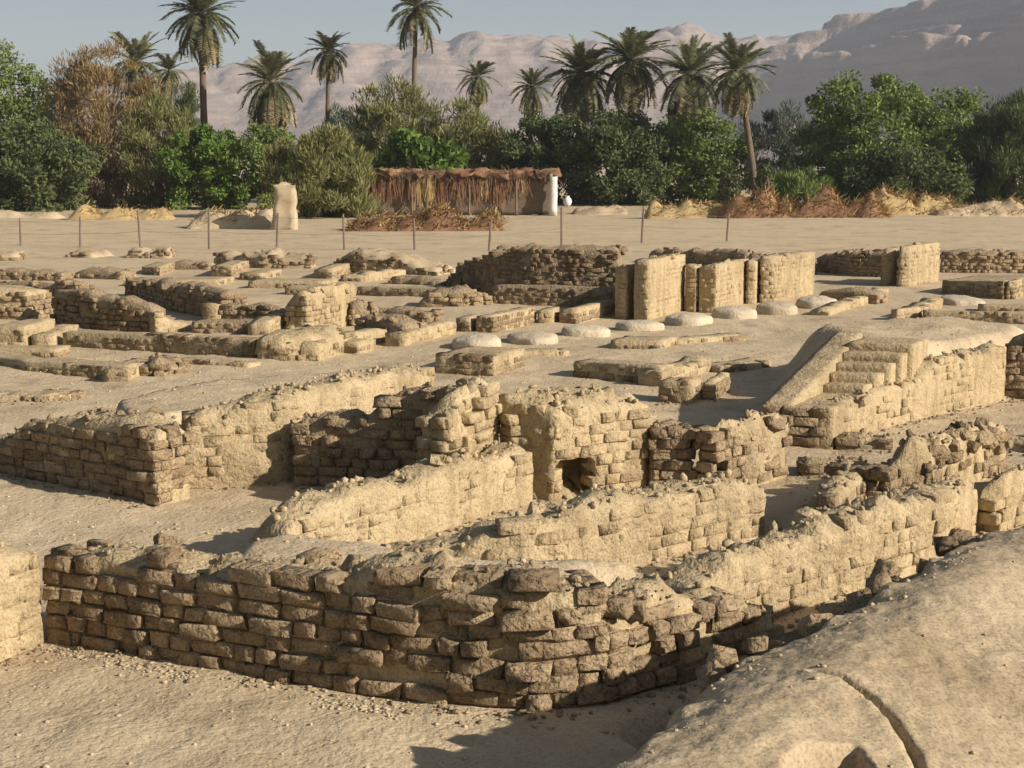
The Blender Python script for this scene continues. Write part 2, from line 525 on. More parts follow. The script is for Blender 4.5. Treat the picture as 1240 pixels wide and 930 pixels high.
    # brick faces
    B = Bricks(key)
    def face(p0f, dirf, L, Hf, prob, kind):
        k = 0
        while True:
            zc = (k + 0.5) * CH
            if zc > hmax + 0.1: break
            x = -random.uniform(0, 0.5) * BL if k % 2 else -random.uniform(0.0, 0.12)
            while x < L - 0.05:
                bl = BL if random.random() < 0.42 else BL * 0.52
                bl *= random.uniform(0.9, 1.1)
                a0, a1 = max(x, 0.0), min(x + bl, L)
                x += bl + 0.010
                if a1 - a0 < 0.07: continue
                sc0 = (a0 + a1) / 2
                topz = Hf(sc0) - z0
                g_ = jit
                pm = miss
                if rough_from is not None and kind == 'f':
                    rr = float(smooth(rough_from[0] * LEN, rough_from[1] * LEN, sc0))
                    g_ = jit * (1 + 1.5 * rr); pm = miss + 0.07 * rr
                if zc + CH * 0.35 > topz: 
                    continue
                if zc + CH * 1.3 > topz and random.random() < min(0.7, pm * 4 + rag * 2): continue
                if random.random() < pm: continue
                if any(sd == ('front' if kind == 'f' else 'end') and u0 * L < a1 - .03 and a0 + .03 < u1 * L and w0 - .02 < zc < w1 + .04 for (u0, u1, w0, w1, dp, sd) in recess): continue
                p, a, nrm = p0f(sc0), dirf(sc0), None
                nx_, ny_ = math.sin(a), -math.cos(a)
                proud = random.gauss(-0.004 if (lit and smoothf) else 0, g_)
                off = proud - BD / 2
                B.add((p[0] + nx_ * off, p[1] + ny_ * off, z0 + zc + random.gauss(0, g_ * 0.35)),
                      a + random.gauss(0, g_ * 2.0), (a1 - a0), (random.gauss(0, g_ * 1.6), random.gauss(0, g_ * 1.8)),
                      (1, 1, random.uniform(0.93, 1.05)))
            k += 1
    face(lambda s: fxy(np.array([s]))[0], lambda s: float(fang(np.array([s]))[0]), LEN, lambda s: float(H(np.array([s]))[0]), 1, 'f')
    if endbricks:
        bE = bvec(np.array([LEN]))[0]; aE = math.atan2(bE[1], bE[0])
        hE = float(H(np.array([LEN - 0.1]))[0])
        face(lambda s: Fp[-1] + bE / thick * s, lambda s: aE, thick, lambda s: hE - 0.02, 1, 'e')
        bS = bvec(np.array([0.0]))[0]; aS = math.atan2(-bS[1], -bS[0])
        hS = float(H(np.array([0.1]))[0])
        if near:
            face(lambda s: Fp[0] + bS / thick * (thick - s), lambda s: aS, thick, lambda s: hS - 0.02, 1, 'l')
    if topbricks:
        n = int(topbricks * LEN * thick)
        for _ in range(n):
            s0, t0 = random.uniform(0.02, LEN - 0.02), random.uniform(0.12, 0.9)
            p = fxy(np.array([s0]))[0] + bvec(np.array([s0]))[0] * t0
            B.add((p[0], p[1], float(H(np.array([s0]))[0]) - drop * 0.6 + random.uniform(-0.085, 0.0)), random.uniform(0, 6.28),
                  BL * random.choice((0.25, 0.33, 0.42, 0.52, 0.6, 0.85)), (random.gauss(0, 0.35), random.gauss(0, 0.35)), (1, random.uniform(0.6, 1), 1))
    B.emit(root, near)
    if dist < 18:                                      # crumbs lying on the worn top
        n = int(LEN * thick * 110)
        ss, ts = rng.uniform(0.03, LEN - 0.03, n), rng.uniform(0.08, 0.92, n)
        xy = fxy(ss) + bvec(ss) * ts[:, None]
        # top of the core below each crumb
        kd = {}
        tv = P[co[:, 2] > 0.999]
        V_, F_ = [], []
        for i in range(n):
            d2 = (tv[:, 0] - xy[i, 0]) ** 2 + (tv[:, 1] - xy[i, 1]) ** 2
            zt = tv[int(np.argmin(d2)), 2]
            sz = 0.007 + 0.035 * rng.random() ** 3
            v = ico * (1 + 0.25 * rng.uniform(-1, 1, (12, 1))) * sz * rng.uniform(0.6, 1.3, 3)
            V_.append(v + np.array([xy[i, 0] - base[0], xy[i, 1] - base[1], zt + sz * 0.2 - z0])); F_.append(icof + 12 * i)
        if V_:
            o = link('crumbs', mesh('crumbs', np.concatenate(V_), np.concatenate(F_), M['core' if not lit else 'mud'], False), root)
            o['kind'] = 'stuff'
    if dist < 21:
        APRON.append((Fp, LEN, S))
    return root


# ================================================================== the ruins, near walls
wall('brick_wall', 'long rough brown brick wall with deep dark joints, standing above pale chips',
     [(57, 778, 676), (180, 800, 674), (300, 822, 678), (430, 842, 690), (560, 858, 698), (650, 862, 704), (735, 852, 714)],
     thick=0.5, joint=0.04, miss=0.02, jit=0.012, rag=0.07, amp=0.018, er=0.03, rough_from=(0.40, 0.85), topbricks=4.5, seed=3, drop=0.07, core='mud')
wall('collapsed_wall', 'collapsed brick corner of loose lumps joining the rough front wall to the right mound',
     [(735, 852, 716), (800, 832, 730), (870, 808, 726), (948, 776, 726)],
     thick=0.5, joint=0.06, miss=0.09, jit=0.022, rag=0.12, amp=0.03, er=0.05, core='mud', topbricks=16.0, endbricks=True, key='brick')
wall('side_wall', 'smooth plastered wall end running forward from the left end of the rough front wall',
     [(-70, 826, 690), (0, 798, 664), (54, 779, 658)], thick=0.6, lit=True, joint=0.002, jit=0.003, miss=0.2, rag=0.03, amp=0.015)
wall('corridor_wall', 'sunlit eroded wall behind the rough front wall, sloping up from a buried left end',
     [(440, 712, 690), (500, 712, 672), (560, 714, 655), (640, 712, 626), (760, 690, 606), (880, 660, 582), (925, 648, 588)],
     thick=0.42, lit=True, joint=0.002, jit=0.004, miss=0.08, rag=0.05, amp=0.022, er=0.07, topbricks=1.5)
wall('outer_wall', 'curving sunlit wall beside the long smooth mound, pitted face',
     [(835, 788, 706), (880, 771, 686), (950, 746, 652), (1010, 728, 626), (1075, 710, 608), (1138, 690, 599), (1182, 648, 591)],
     thick=0.36, lit=True, joint=0.002, jit=0.005, miss=0.10, rag=0.05, amp=0.024, er=0.07, topbricks=1.2)
wall('inner_wall', 'sunlit eroded wall leading up to the tall ragged pier, its near end broken',
     [(348, 700, 646), (372, 692, 624), (400, 683, 608), (440, 671, 594), (545, 641, 564), (646, 612, 548)],
     thick=0.42, lit=True, joint=0.002, jit=0.004, miss=0.08, rag=0.05, amp=0.022, er=0.07, topbricks=2.0)
# central block
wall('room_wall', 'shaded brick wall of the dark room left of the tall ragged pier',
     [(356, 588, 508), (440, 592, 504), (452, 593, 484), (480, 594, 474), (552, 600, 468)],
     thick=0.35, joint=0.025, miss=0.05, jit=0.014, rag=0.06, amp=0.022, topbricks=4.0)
wall('ragged_pier', 'tall ragged pier of crumbling lumps beside the dark room',
     [(548, 628, 494), (575, 615, 480), (606, 601, 470)],
     thick=0.38, joint=0.05, miss=0.12, jit=0.035, rag=0.14, amp=0.045, er=0.08, topbricks=14.0, key='litbrick', core='mud')
wall('tall_block', 'tallest wall block, broken sloping top and a small dark square opening in its sunlit side',
     [(604, 602, 468), (640, 606, 484), (671, 610, 500)], back=(787, 592),
     lit=True, smoothf=False, key='litbrick', joint=0.008, miss=0.05, jit=0.008, rag=0.07, amp=0.016, er=0.05, topbricks=8.0,
     recess=[(0.06, 0.38, 0.06, 0.36, 0.75, 'end')])
wall('brick_pier', 'narrow shaded brick pier between the tall block and the hollowed wall',
     [(788, 595, 516), (838, 593, 514)], thick=0.42, joint=0.03, miss=0.05, jit=0.014, rag=0.05, amp=0.022)
wall('hollowed_wall', 'broken wall with a dark hollow in its face and a clean sunlit end',
     [(842, 596, 522), (875, 591, 512), (917, 586, 514)], back=(958, 574),
     joint=0.03, miss=0.10, jit=0.02, rag=0.07, amp=0.03, topbricks=5.0, core='mud',
     recess=[(0.12, 0.62, 0.06, 0.40, 0.24, 'front')])
wall('low_block', 'thick low brick block casting a dark shadow between the corridor wall and outer wall',
     [(969, 655, 602), (1008, 660, 604)], back=(1062, 604), joint=0.015, miss=0.05, jit=0.01, rag=0.02, amp=0.015, core='mud')
wall('rubble_wall', 'wall heaped with a ragged crest of broken bricks at the end of the outer wall',
     [(1046, 622, 578), (1085, 617, 540), (1126, 612, 546)], back=(1222, 566),
     joint=0.03, miss=0.10, jit=0.02, rag=0.10, amp=0.04, er=0.10, topbricks=26.0, core='mud')
wall('corner_stub', 'sunlit stub of wall with a shaded narrow front behind the smooth mound',
     [(1178, 646, 596), (1215, 644, 566)], back=(1290, 612), lit=True, joint=0.012, miss=0.08, jit=0.01, rag=0.06, amp=0.03)
# left front corner
wall('corner_wall', 'dark brick wall face with a stepped top left of the sunlit plastered wall',
     [(-70, 560, 536), (4, 574, 526), (40, 581, 515), (90, 591, 508), (110, 595, 500), (150, 603, 510), (190, 612, 517)], back=(238, 599), core='mud',
     joint=0.03, miss=0.05, jit=0.013, rag=0.05, amp=0.02, topbricks=3.0)
wall('terrace_wall', 'long sunlit plastered wall holding up the earth terrace, curving back from the dark brick wall',
     [(226, 592, 506), (290, 588, 492), (352, 582, 478), (450, 556, 457), (527, 528, 441)], thick=0.5,
     lit=True, joint=0.002, jit=0.004, miss=0.10, rag=0.02, amp=0.018, er=0.08)
# ------------------------------------------------------------------ the stairs
def stairs():
    A = G(921, 537); Bf = G(998, 541)
    u = (Bf - A) / np.hypot(*(Bf - A)); v = np.array([0.5, 0.866])
    root = thing('mudbrick_stairs', 'low flight of mud steps on a brick base with a sloping side kerb', 'stairs', (A[0], A[1], 0))
    def slab(nm, u0, u1, v0, v1, z0, z1a, z1b, m, res=0.06, amp=0.008, r=0.008, seed=1):
        n = [max(2, int((u1 - u0) / res)), max(2, int((v1 - v0) / res)), max(2, int((max(z1a, z1b) - z0) / res))]
        co, q = lattice(*n)
        uu = u0 + co[:, 0] * (u1 - u0); vv = v0 + co[:, 1] * (v1 - v0)
        top = z1a + (z1b - z1a) * co[:, 1]
        edge = np.minimum(np.minimum(co[:, 0], 1 - co[:, 0]) * (u1 - u0), np.minimum(co[:, 1], 1 - co[:, 1]) * (v1 - v0))
        z = z0 + co[:, 2] * (top - r * np.exp(-edge / 0.03) - z0)
        P = np.stack([uu * u[0] + vv * v[0], uu * u[1] + vv * v[1], z], 1)
        P = P + np.stack([fbm(P * 5 + seed, 3, seed + k) for k in range(3)], 1) * amp
        return link(nm, mesh(nm, P, q, m), root)
    slab('base', 0.0, 0.80, 0.03, 1.3, -0.12, 0.44, 0.45, M['mud'])
    slab('kerb', -0.02, 0.33, 0.10, 2.75, -0.12, 0.465, 1.02, M['mud'], seed=5)
    for k in range(5):
        slab('step', 0.30, 0.84 + 0.07 * k, 1.16 + 0.25 * k, 2.9, -0.1, 0.45 + 0.1 * (k + 1), 0.45 + 0.1 * (k + 1), M['mud'], amp=0.008, seed=10 + k)
    B = Bricks('brick')
    a = math.atan2(u[1], u[0])
    for k in range(4):
        x = -0.1 if k % 2 else 0.0
        while x < 0.72:
            x0, x1 = max(0, x), min(0.74, x + 0.32)
            x += 0.334
            if x1 - x0 < 0.08: continue
            p = A + u * (x0 + x1) / 2 + v * 0.0
            B.add((p[0] + math.sin(a) * (0.02 - BD / 2), p[1] - math.cos(a) * (0.02 - BD / 2), (k + 0.5) * 0.112), a + random.gauss(0, 0.01), x1 - x0, (0, 0))
    B.emit(root)
    # rubble bricks fallen against the shaded side of the kerb
    rb = thing('fallen_bricks', 'small heap of fallen bricks in the shadow beside the stair kerb', 'rubble', (0, 0, 0))
    c = A + v * 2.9 + u * -0.25
    rb.location = (c[0], c[1], 0)
    b2 = Bricks('brick')
    for i in range(26):
        p = c + u * random.gauss(0, 0.22) + v * random.gauss(0, 0.35)
        hgt = max(0.03, 0.34 - np.hypot(*(p - c)) * 0.5)
        for zz in np.arange(0.03, hgt + 0.05, 0.09):
            b2.add((p[0], p[1], zz), random.uniform(0, 6.28), BL * random.choice((0.5, 0.7, 0.9)), (random.gauss(0, .3), random.gauss(0, .3)))
    b2.emit(rb)
stairs()
wall('stair_wall', 'broad sunlit wall right of the mud steps, top rising away from them',
     [(1000, 540, 497), (1060, 522, 475), (1112, 508, 458), (1138, 501, 432), (1216, 482, 418)], thick=0.3,
     lit=True, joint=0.002, jit=0.004, miss=0.10, rag=0.03, amp=0.018, topbricks=1.0)
wall('end_wall', 'dark brick wall face with deep holes beside the broad stair wall',
     [(1216, 480, 410), (1262, 482, 404)], thick=0.5, joint=0.05, miss=0.12, jit=0.02, rag=0.06, topbricks=4.0)
wall('low_wall', 'low shaded kerb of brick directly behind the low block, fronting a sunlit floor',
     [(966, 574, 558), (1052, 577, 559)], thick=0.45, joint=0.012, miss=0.05, rag=0.015, core='mud')
wall('low_wall', 'low brick kerb between the stair base and the ragged brick crest',
     [(1012, 541, 527), (1082, 544, 528)], thick=0.4, joint=0.012, miss=0.05, rag=0.015, core='mud')
wall('low_wall', 'low brick kerb right of the ragged brick crest',
     [(1198, 545, 527), (1262, 552, 532)], thick=0.45, joint=0.012, miss=0.05, rag=0.02, core='mud')
# ------------------------------------------------------------------ middle distance, centre
def lw(label, spec, **k):
    k.setdefault('joint', 0.008); k.setdefault('miss', 0.04); k.setdefault('rag', 0.012); k.setdefault('amp', 0.008); k.setdefault('er', 0.012); k.setdefault('drop', 0.0)
    k.setdefault('jit', 0.004); k.setdefault('core', 'mud')
    return wall(k.pop('name', 'low_wall'), label, spec, **k)
lw('low brick wall standing behind the tall ragged pier, front shaded, end sunlit', [(527, 452, 428), (598, 456, 431)], back=(636, 444))
lw('long low brick wall between the column bases and the tall block', [(694, 456, 437), (800, 466, 444)], thick=0.45)
lw('short lower brick wall stepping forward from the long low wall', [(797, 486, 461), (838, 488, 462)], back=(851, 482))
lw('small square brick stub beside the stepping low wall', [(850, 483, 462), (865, 483, 462)], back=(884, 472))
lw('thin low kerb in front of the limestone column bases', [(739, 424, 411), (803, 425, 413)], back=(822, 419), near=False)
# blocks behind the column bases
lw('small brick stub left of the longer sunlit block', [(552, 402, 384), (569, 403, 384)], back=(585, 398), name='brick_stub')
lw('long sunlit brick block with a shaded square front, behind the first column bases', [(576, 403, 383), (597, 404, 383)], back=(650, 391), name='brick_block', near=False)
lw('small brick stub between two long sunlit blocks', [(651, 392, 375), (668, 392, 375)], back=(678, 388), name='brick_stub')
lw('long sunlit block in front of the dark shaded brick wall', [(677, 391, 375), (697, 392, 374)], back=(746, 379), name='brick_block', near=False)
wall('broken_ridge', 'low ragged ridge of broken bricks left of the arched dark wall', [(505, 372, 364), (528, 372, 350), (560, 372, 345), (598, 370, 356)], thick=0.6, miss=0.15, jit=0.02, rag=0.10, topbricks=5, joint=0.03)
wall('arched_wall', 'long dark shaded brick wall with a rounded left shoulder and rubble crest',
     [(539, 346, 338), (556, 354, 318), (595, 363, 305), (640, 366, 299), (748, 369, 300)], thick=0.7, joint=0.022, miss=0.04, jit=0.014, rag=0.07, topbricks=6.0, endbricks=False)
lw('low bench of brick along the foot of the arched dark wall', [(596, 369, 345), (745, 374, 348)], thick=0.3, core='core', name='brick_bench')
def piers(items):
    for label, spec, back, nm in items:
        wall(nm, label, spec, back=back, lit=True, key='litbrick', joint=0.004, miss=0.05, jit=0.005, rag=0.05, amp=0.010, er=0.012, near=False, topbricks=5)
piers([
    ('narrow brick pier at the right end of the arched dark wall', [(744, 384, 322), (758, 385, 318)], (768, 382), 'brick_pier'),
    ('sunlit brick pier with a rubble crest, next to the arched dark wall', [(767, 386, 312), (784, 387, 316)], (829, 375), 'brick_pier'),
    ('narrow dark fronted jamb between the two sunlit piers', [(829, 376, 322), (842, 377, 326)], (850, 373), 'brick_pier'),
    ('broken sunlit pier with a notched right edge', [(846, 377, 322), (866, 378, 320)], (906, 366), 'brick_pier'),
    ('narrow shaded jamb behind the notched pier', [(903, 368, 314), (914, 368, 316)], (922, 364), 'brick_pier'),
    ('widest sunlit pier, flat topped, above the last column bases', [(920, 367, 311), (937, 367, 312)], (986, 357), 'brick_pier'),
    ('slim brick jamb left of the clean square pier', [(1068, 345, 303), (1083, 345, 300)], (1090, 342), 'brick_pier'),
    ('clean square sunlit pier at the far right of the pier row', [(1087, 347, 298), (1100, 347, 297)], (1137, 341), 'brick_pier'),
])
wall('back_wall', 'dark rubble brick wall between the widest pier and the clean square pier', [(985, 328, 308), (1030, 334, 304), (1074, 336, 302)], thick=0.6, miss=0.1, jit=0.02, rag=0.10, topbricks=6, joint=0.03)
wall('back_wall', 'dark ragged back wall right of the clean square pier', [(1138, 330, 303), (1190, 331, 304), (1262, 331, 306)], thick=0.6, miss=0.08, jit=0.015, rag=0.07, topbricks=3, joint=0.03)
wall('back_wall', 'ragged crest of rubble joining the sunlit piers behind', [(786, 318, 300), (840, 322, 303), (905, 326, 305)], thick=0.5, miss=0.1, jit=0.02, rag=0.10, topbricks=5, joint=0.03)
lw('low brick wall behind the last limestone column base', [(1140, 354, 340), (1214, 362, 341)], back=(1262, 352))
lw('small stub right of the last limestone column base', [(1218, 362, 340), (1229, 362, 340)], back=(1240, 358), name='brick_stub')
lw('thin long brick kerb in front of the last limestone column base', [(1117, 388, 377), (1262, 393, 381)], thick=0.5)
lw('small pale block at the left end of the thin long kerb', [(1078, 388, 374), (1086, 389, 374)], back=(1114, 386), name='brick_stub', lit=True)
# ------------------------------------------------------------------ middle distance, left
lw('long low brick wall below the pitted dark brick wall', [(76, 419, 402), (190, 426, 405), (308, 435, 412)], thick=0.45)
lw('smooth low wall in front of the long low wall, left of the rubble lump', [(-20, 441, 429), (30, 452, 438), (155, 463, 445)], back=(170, 456))
wall('rubble_lump', 'dark lump of tumbled bricks at the end of the smooth low wall', [(168, 458, 443), (195, 458, 435), (235, 453, 440)], thick=0.6, miss=0.15, jit=0.03, rag=0.10, topbricks=8, joint=0.04, cat='rubble')
lw('lowest kerb beside the earth terrace, nearly buried', [(-20, 488, 479), (60, 488, 478), (104, 483, 474)], thick=0.5)
wall('pitted_wall', 'dark pitted brick wall with vertical holes above the long low wall', [(62, 392, 350), (100, 398, 355), (150, 402, 358), (188, 404, 374)], thick=0.5, miss=0.16, jit=0.02, rag=0.06, joint=0.06, near=False, amp=0.012, er=0.015, drop=0.02)
wall('sloping_wall', 'sunlit wall end sloping down from the dark pitted wall to the long low wall', [(188, 405, 376), (212, 403, 386), (240, 400, 396)], thick=0.5, lit=True, joint=0.002, rag=0.03, amp=0.012)
wall('pitted_wall', 'dark pitted wall with a sunlit end behind the pale buttress stub', [(-30, 390, 345), (36, 390, 356)], back=(66, 384), miss=0.16, jit=0.02, rag=0.06, joint=0.05, core='mud', near=False, amp=0.012, er=0.015, drop=0.02)
wall('buttress', 'pale plastered buttress stub in front of the pitted walls', [(-10, 420, 394), (30, 421, 394)], back=(68, 411), lit=True, joint=0.003, rag=0.03, amp=0.01, er=0.015)
wall('back_wall', 'ragged wall behind the left pitted walls', [(-20, 352, 342), (30, 356, 343), (92, 362, 340)], thick=0.6, miss=0.1, jit=0.02, rag=0.07, topbricks=3, joint=0.03)
wall('stepped_wall', 'dark stepped brick wall descending to the right toward the sunken bench', [(150, 358, 338), (200, 374, 342), (268, 388, 350)], thick=0.6, miss=0.12, jit=0.02, rag=0.07, topbricks=3, joint=0.04, step=True)
lw('shaded brick bench in the sunken room beside the stepped wall', [(232, 404, 388), (326, 406, 388)], thick=0.4, core='core', name='brick_bench')
wall('back_wall', 'shaded rear wall of the sunken room with the brick bench', [(264, 394, 368), (346, 396, 372)], thick=0.4, miss=0.06, joint=0.03)
wall('broken_block', 'broken pale block above the dark brick lump', [(346, 402, 362), (372, 404, 353)], back=(432, 391), lit=True, joint=0.014, miss=0.1, jit=0.015, rag=0.10, amp=0.04, topbricks=8, near=False)
wall('rubble_lump', 'dark brick lump at the end of the long low wall', [(308, 437, 408), (340, 438, 399), (386, 435, 414)], back=(434, 420), miss=0.08, jit=0.02, rag=0.08, topbricks=6, joint=0.03, core='mud', cat='rubble')
wall('broken_ridge', 'small ragged pier right of the broken pale block', [(396, 386, 360), (426, 394, 366)], thick=0.6, miss=0.12, jit=0.02, rag=0.09, topbricks=6, joint=0.03)
wall('broken_ridge', 'low rubble ridge trailing from the small ragged pier', [(428, 406, 376), (455, 410, 382), (488, 414, 396)], thick=0.6, miss=0.15, jit=0.025, rag=0.10, topbricks=8, joint=0.03)
FARB = 'small far blocks of brick near the fence'
for label, spec, back in [
    ('pale far block beside a low rubble strip at the left, near the wire fence', [(172, 331, 323), (194, 333, 324)], (212, 326)),
    ('shaded far block with a bright end below the far rubble strip', [(256, 335, 322), (282, 336, 322)], (302, 328)),
    ('thin far slab right of the shaded far block', [(290, 338, 331), (317, 339, 331)], (342, 333)),
    ('shaded far block with a bright end left of the humped rubble ridge', [(380, 338, 326), (402, 339, 326)], (424, 331)),
    ('thin far slab in front of the humped rubble ridge', [(412, 341, 333), (446, 341, 333)], (470, 335)),
    ('long thin far kerb in front of the far blocks', [(300, 348, 340), (392, 349, 341)], (410, 345)),
    ('thin far kerb left of the long thin far kerb', [(150, 346, 340), (268, 345, 339)], (285, 340)),
]:
    lw(label, spec, back=back, group=FARB, name='far_block')
for label, spec in [
    ('far strip of brick rubble in front of the wire fence, left of the blocks', [(150, 313, 304), (205, 313, 303)]),
    ('small far strip of rubble beside the first fence posts', [(-20, 316, 307), (22, 316, 308)]),
    ('small far strip of rubble beyond the left walls', [(80, 312, 304), (112, 313, 305)]),
    ('broad far rubble strip behind the bright ended block', [(258, 322, 309), (320, 325, 306), (378, 325, 309)]),
    ('humped far rubble ridge between the fence and the arched dark wall', [(404, 329, 312), (440, 331, 304), (485, 332, 310), (528, 334, 326)]),
]:
    wall('rubble_ridge', label, spec, thick=1.2, miss=0.25, jit=0.02, rag=0.10, topbricks=3, joint=0.02, cat='rubble', er=0.15, core='mound')

for label, spec, th, rub in [
    ('short ledge in front of the pale buttress stub', [(-20, 432, 421), (70, 434, 423)], 0.5, 0),
    ('low crumbled ledge between the stepped wall and the thin far kerb', [(188, 352, 345), (252, 354, 346)], 0.7, 1),
    ('low ledge behind the broken pale block', [(345, 356, 347), (402, 358, 348)], 0.6, 0),
    ('wide low ledge between the humped ridge and the broken brick ridge', [(432, 357, 347), (536, 362, 350)], 0.6, 0),
    ('low crumbled ledge beside the rubble ridge, before the column bases', [(432, 386, 374), (512, 392, 380)], 0.6, 1),
    ('buried ledge running along the floor before the first column bases', [(612, 434, 426), (690, 431, 424)], 0.4, 0),
    ('buried ledge running along the floor before the notched pier', [(812, 420, 412), (905, 412, 404)], 0.4, 0),
    ('crumbled ledge beyond the widest pier, before the dark rubble wall', [(990, 364, 350), (1062, 368, 354)], 0.8, 1),
    ('thin ledge behind the thin long kerb, beside the lone column base', [(1185, 378, 370), (1262, 380, 371)], 0.5, 0),
    ('crumbled brick crest on the ground above the broad stair wall', [(1092, 406, 398), (1160, 406, 396), (1225, 408, 398)], 0.5, 1),
    ('far ruined wall strip behind the dark pitted walls', [(-20, 338, 328), (75, 340, 329)], 0.7, 1),
    ('far ruined wall strip above the stepped wall', [(88, 336, 326), (148, 338, 328)], 0.7, 1),
    ('far crumbled strip between two fence side blocks', [(205, 326, 317), (252, 327, 318)], 0.7, 1),
    ('far crumbled strip left of the arched dark wall', [(470, 344, 335), (536, 347, 338)], 0.7, 1),
    ('far ruined wall strip behind the widest pier', [(905, 330, 306), (985, 332, 308)], 0.6, 1),
    ('far low wall strip behind the dark ragged back wall', [(1020, 312, 302), (1150, 314, 303), (1262, 314, 303)], 0.6, 1),
    ('far low wall strip behind the sunlit piers, before the brushwood', [(600, 305, 298), (760, 306, 298)], 0.6, 1),
    ('low broken wall left of the stair kerb, ending at its shadow', [(872, 452, 444), (935, 444, 436)], 0.5, 0),
    ('low wall stub between the brick lump and the low rubble ridge', [(392, 424, 412), (432, 427, 415)], 0.6, 0),
    ('half buried wall line crossing the sand before the sunken room', [(180, 440, 433), (300, 448, 441)], 0.4, 0),
]:
    if rub:
        wall('crumbled_wall', label, spec, thick=th, miss=0.14, jit=0.018, rag=0.09, topbricks=5, joint=0.025, amp=0.02, er=0.04)
    else:
        lw(label, spec, thick=th)

for label, spec, th in [
    ('sunlit low wall running back from the brick lump at the long low wall', [(386, 437, 417), (432, 420, 402), (470, 412, 398)], 0.4),
    ('short sunlit cross wall behind the pale buttress stub', [(66, 420, 404), (96, 406, 392)], 0.4),
    ('short sunlit cross wall from the sunken bench', [(326, 408, 390), (350, 398, 378)], 0.4),
    ('sunlit cross wall between the low rubble ridge and the small brick stub', [(490, 418, 404), (553, 404, 388)], 0.4),
    ('sunlit cross wall running back from the long low brick wall', [(803, 468, 448), (862, 450, 434)], 0.4),
    ('long sunlit cross wall from the widest pier toward the slim jamb', [(1004, 384, 375), (1050, 368, 358), (1076, 358, 348)], 0.4),
    ('short sunlit cross wall behind the small pale block', [(1114, 386, 374), (1142, 372, 360)], 0.4),
    ('sunlit cross wall closing the far blocks near the humped ridge', [(446, 341, 331), (492, 334, 325)], 0.4),
    ('sunlit cross wall running back from the smooth low wall', [(156, 464, 447), (196, 446, 431)], 0.4),
    ('sunlit cross wall beside the stepped wall, before the far kerb', [(268, 388, 366), (300, 372, 354)], 0.4),
]:
    wall('cross_wall', label, spec, thick=th, lit=True, joint=0.003, miss=0.08, jit=0.005, rag=0.03, amp=0.012, er=0.02, near=False)

# ------------------------------------------------------------------ limestone column bases
def column_base(px, py, wpx, label, tall=0.24):
    c = G(px, py)
    r = wpx / 2 / (FPX / c[1])
    prof = [(0.0, 0.0, -0.1), (1.0, 1.0, -0.1), (1.0, 1.0, 0.45), (0.97, 1, 0.7), (0.90, 1, 0.85), (0.78, 1, 0.95), (0.5, 1, 1.10), (0.2, 1, 1.17)]
    n = 28
    V, F = [], []
    for i, (q, _, h) in enumerate(prof[1:]):
        for k in range(n):
            a = 2 * math.pi * k / n
            nn = 1 + 0.04 * math.sin(3 * a + px) + 0.03 * math.sin(7 * a + px * 2) - 0.10 * max(0, math.sin(a * 2 + px)) ** 6
            V.append((q * r * nn * math.cos(a), q * r * nn * math.sin(a), h * tall + 0.008 * math.sin(5 * a + i)))
    m = len(prof) - 1
    for i in range(m - 1):
        for k in range(n):
            k2 = (k + 1) % n
            F.append((i * n + k, i * n + k2, (i + 1) * n + k2, (i + 1) * n + k))
    F.append(tuple(range((m - 1) * n, m * n)))
    me = bpy.data.meshes.new('column_base')
    me.from_pydata(V, [], F)
    me.polygons.foreach_set('use_smooth', [True] * len(me.polygons))
    me.materials.append(M['lime'])
    o = link('column_base', me, None, (c[0], c[1], gz(*c) - 0.01))
    o.rotation_euler = (random.gauss(0, 0.04), random.gauss(0, 0.04), random.uniform(0, 6.28)); o.scale = (1, random.uniform(0.9, 1.06), random.uniform(0.75, 1.2))
    tag(o, label, 'column base', 'round limestone column bases in a row')
    # earth ring
col_lab = ['round pale limestone column base behind the low wall and the ragged pier',
           'round pale column base, second of the row, in front of the long sunlit block',
           'round pale column base, third of the row, before the block under the dark wall',
           'round pale column base, fourth of the row, behind the thin low kerb',
           'round pale column base, fifth of the row, in front of the narrow jamb',
           'round pale column base, sixth of the row, in front of the notched pier',
           'round pale column base, seventh of the row, in front of the widest pier',
           'round pale column base, eighth of the row, beside the long sunlit cross wall',
           'half buried pale column base in front of the dark rubble wall',
           'round pale column base standing alone behind the thin long kerb']
for (px, py, w_), lab in zip([(578, 420, 64), (645, 414, 63), (710, 407, 63), (773, 400, 61), (833, 392, 58), (889, 385, 55), (941, 379, 54), (988, 373, 50), (1034, 362, 50), (1164, 367, 54)], col_lab):
    column_base(px, py, w_, lab, 0.18)

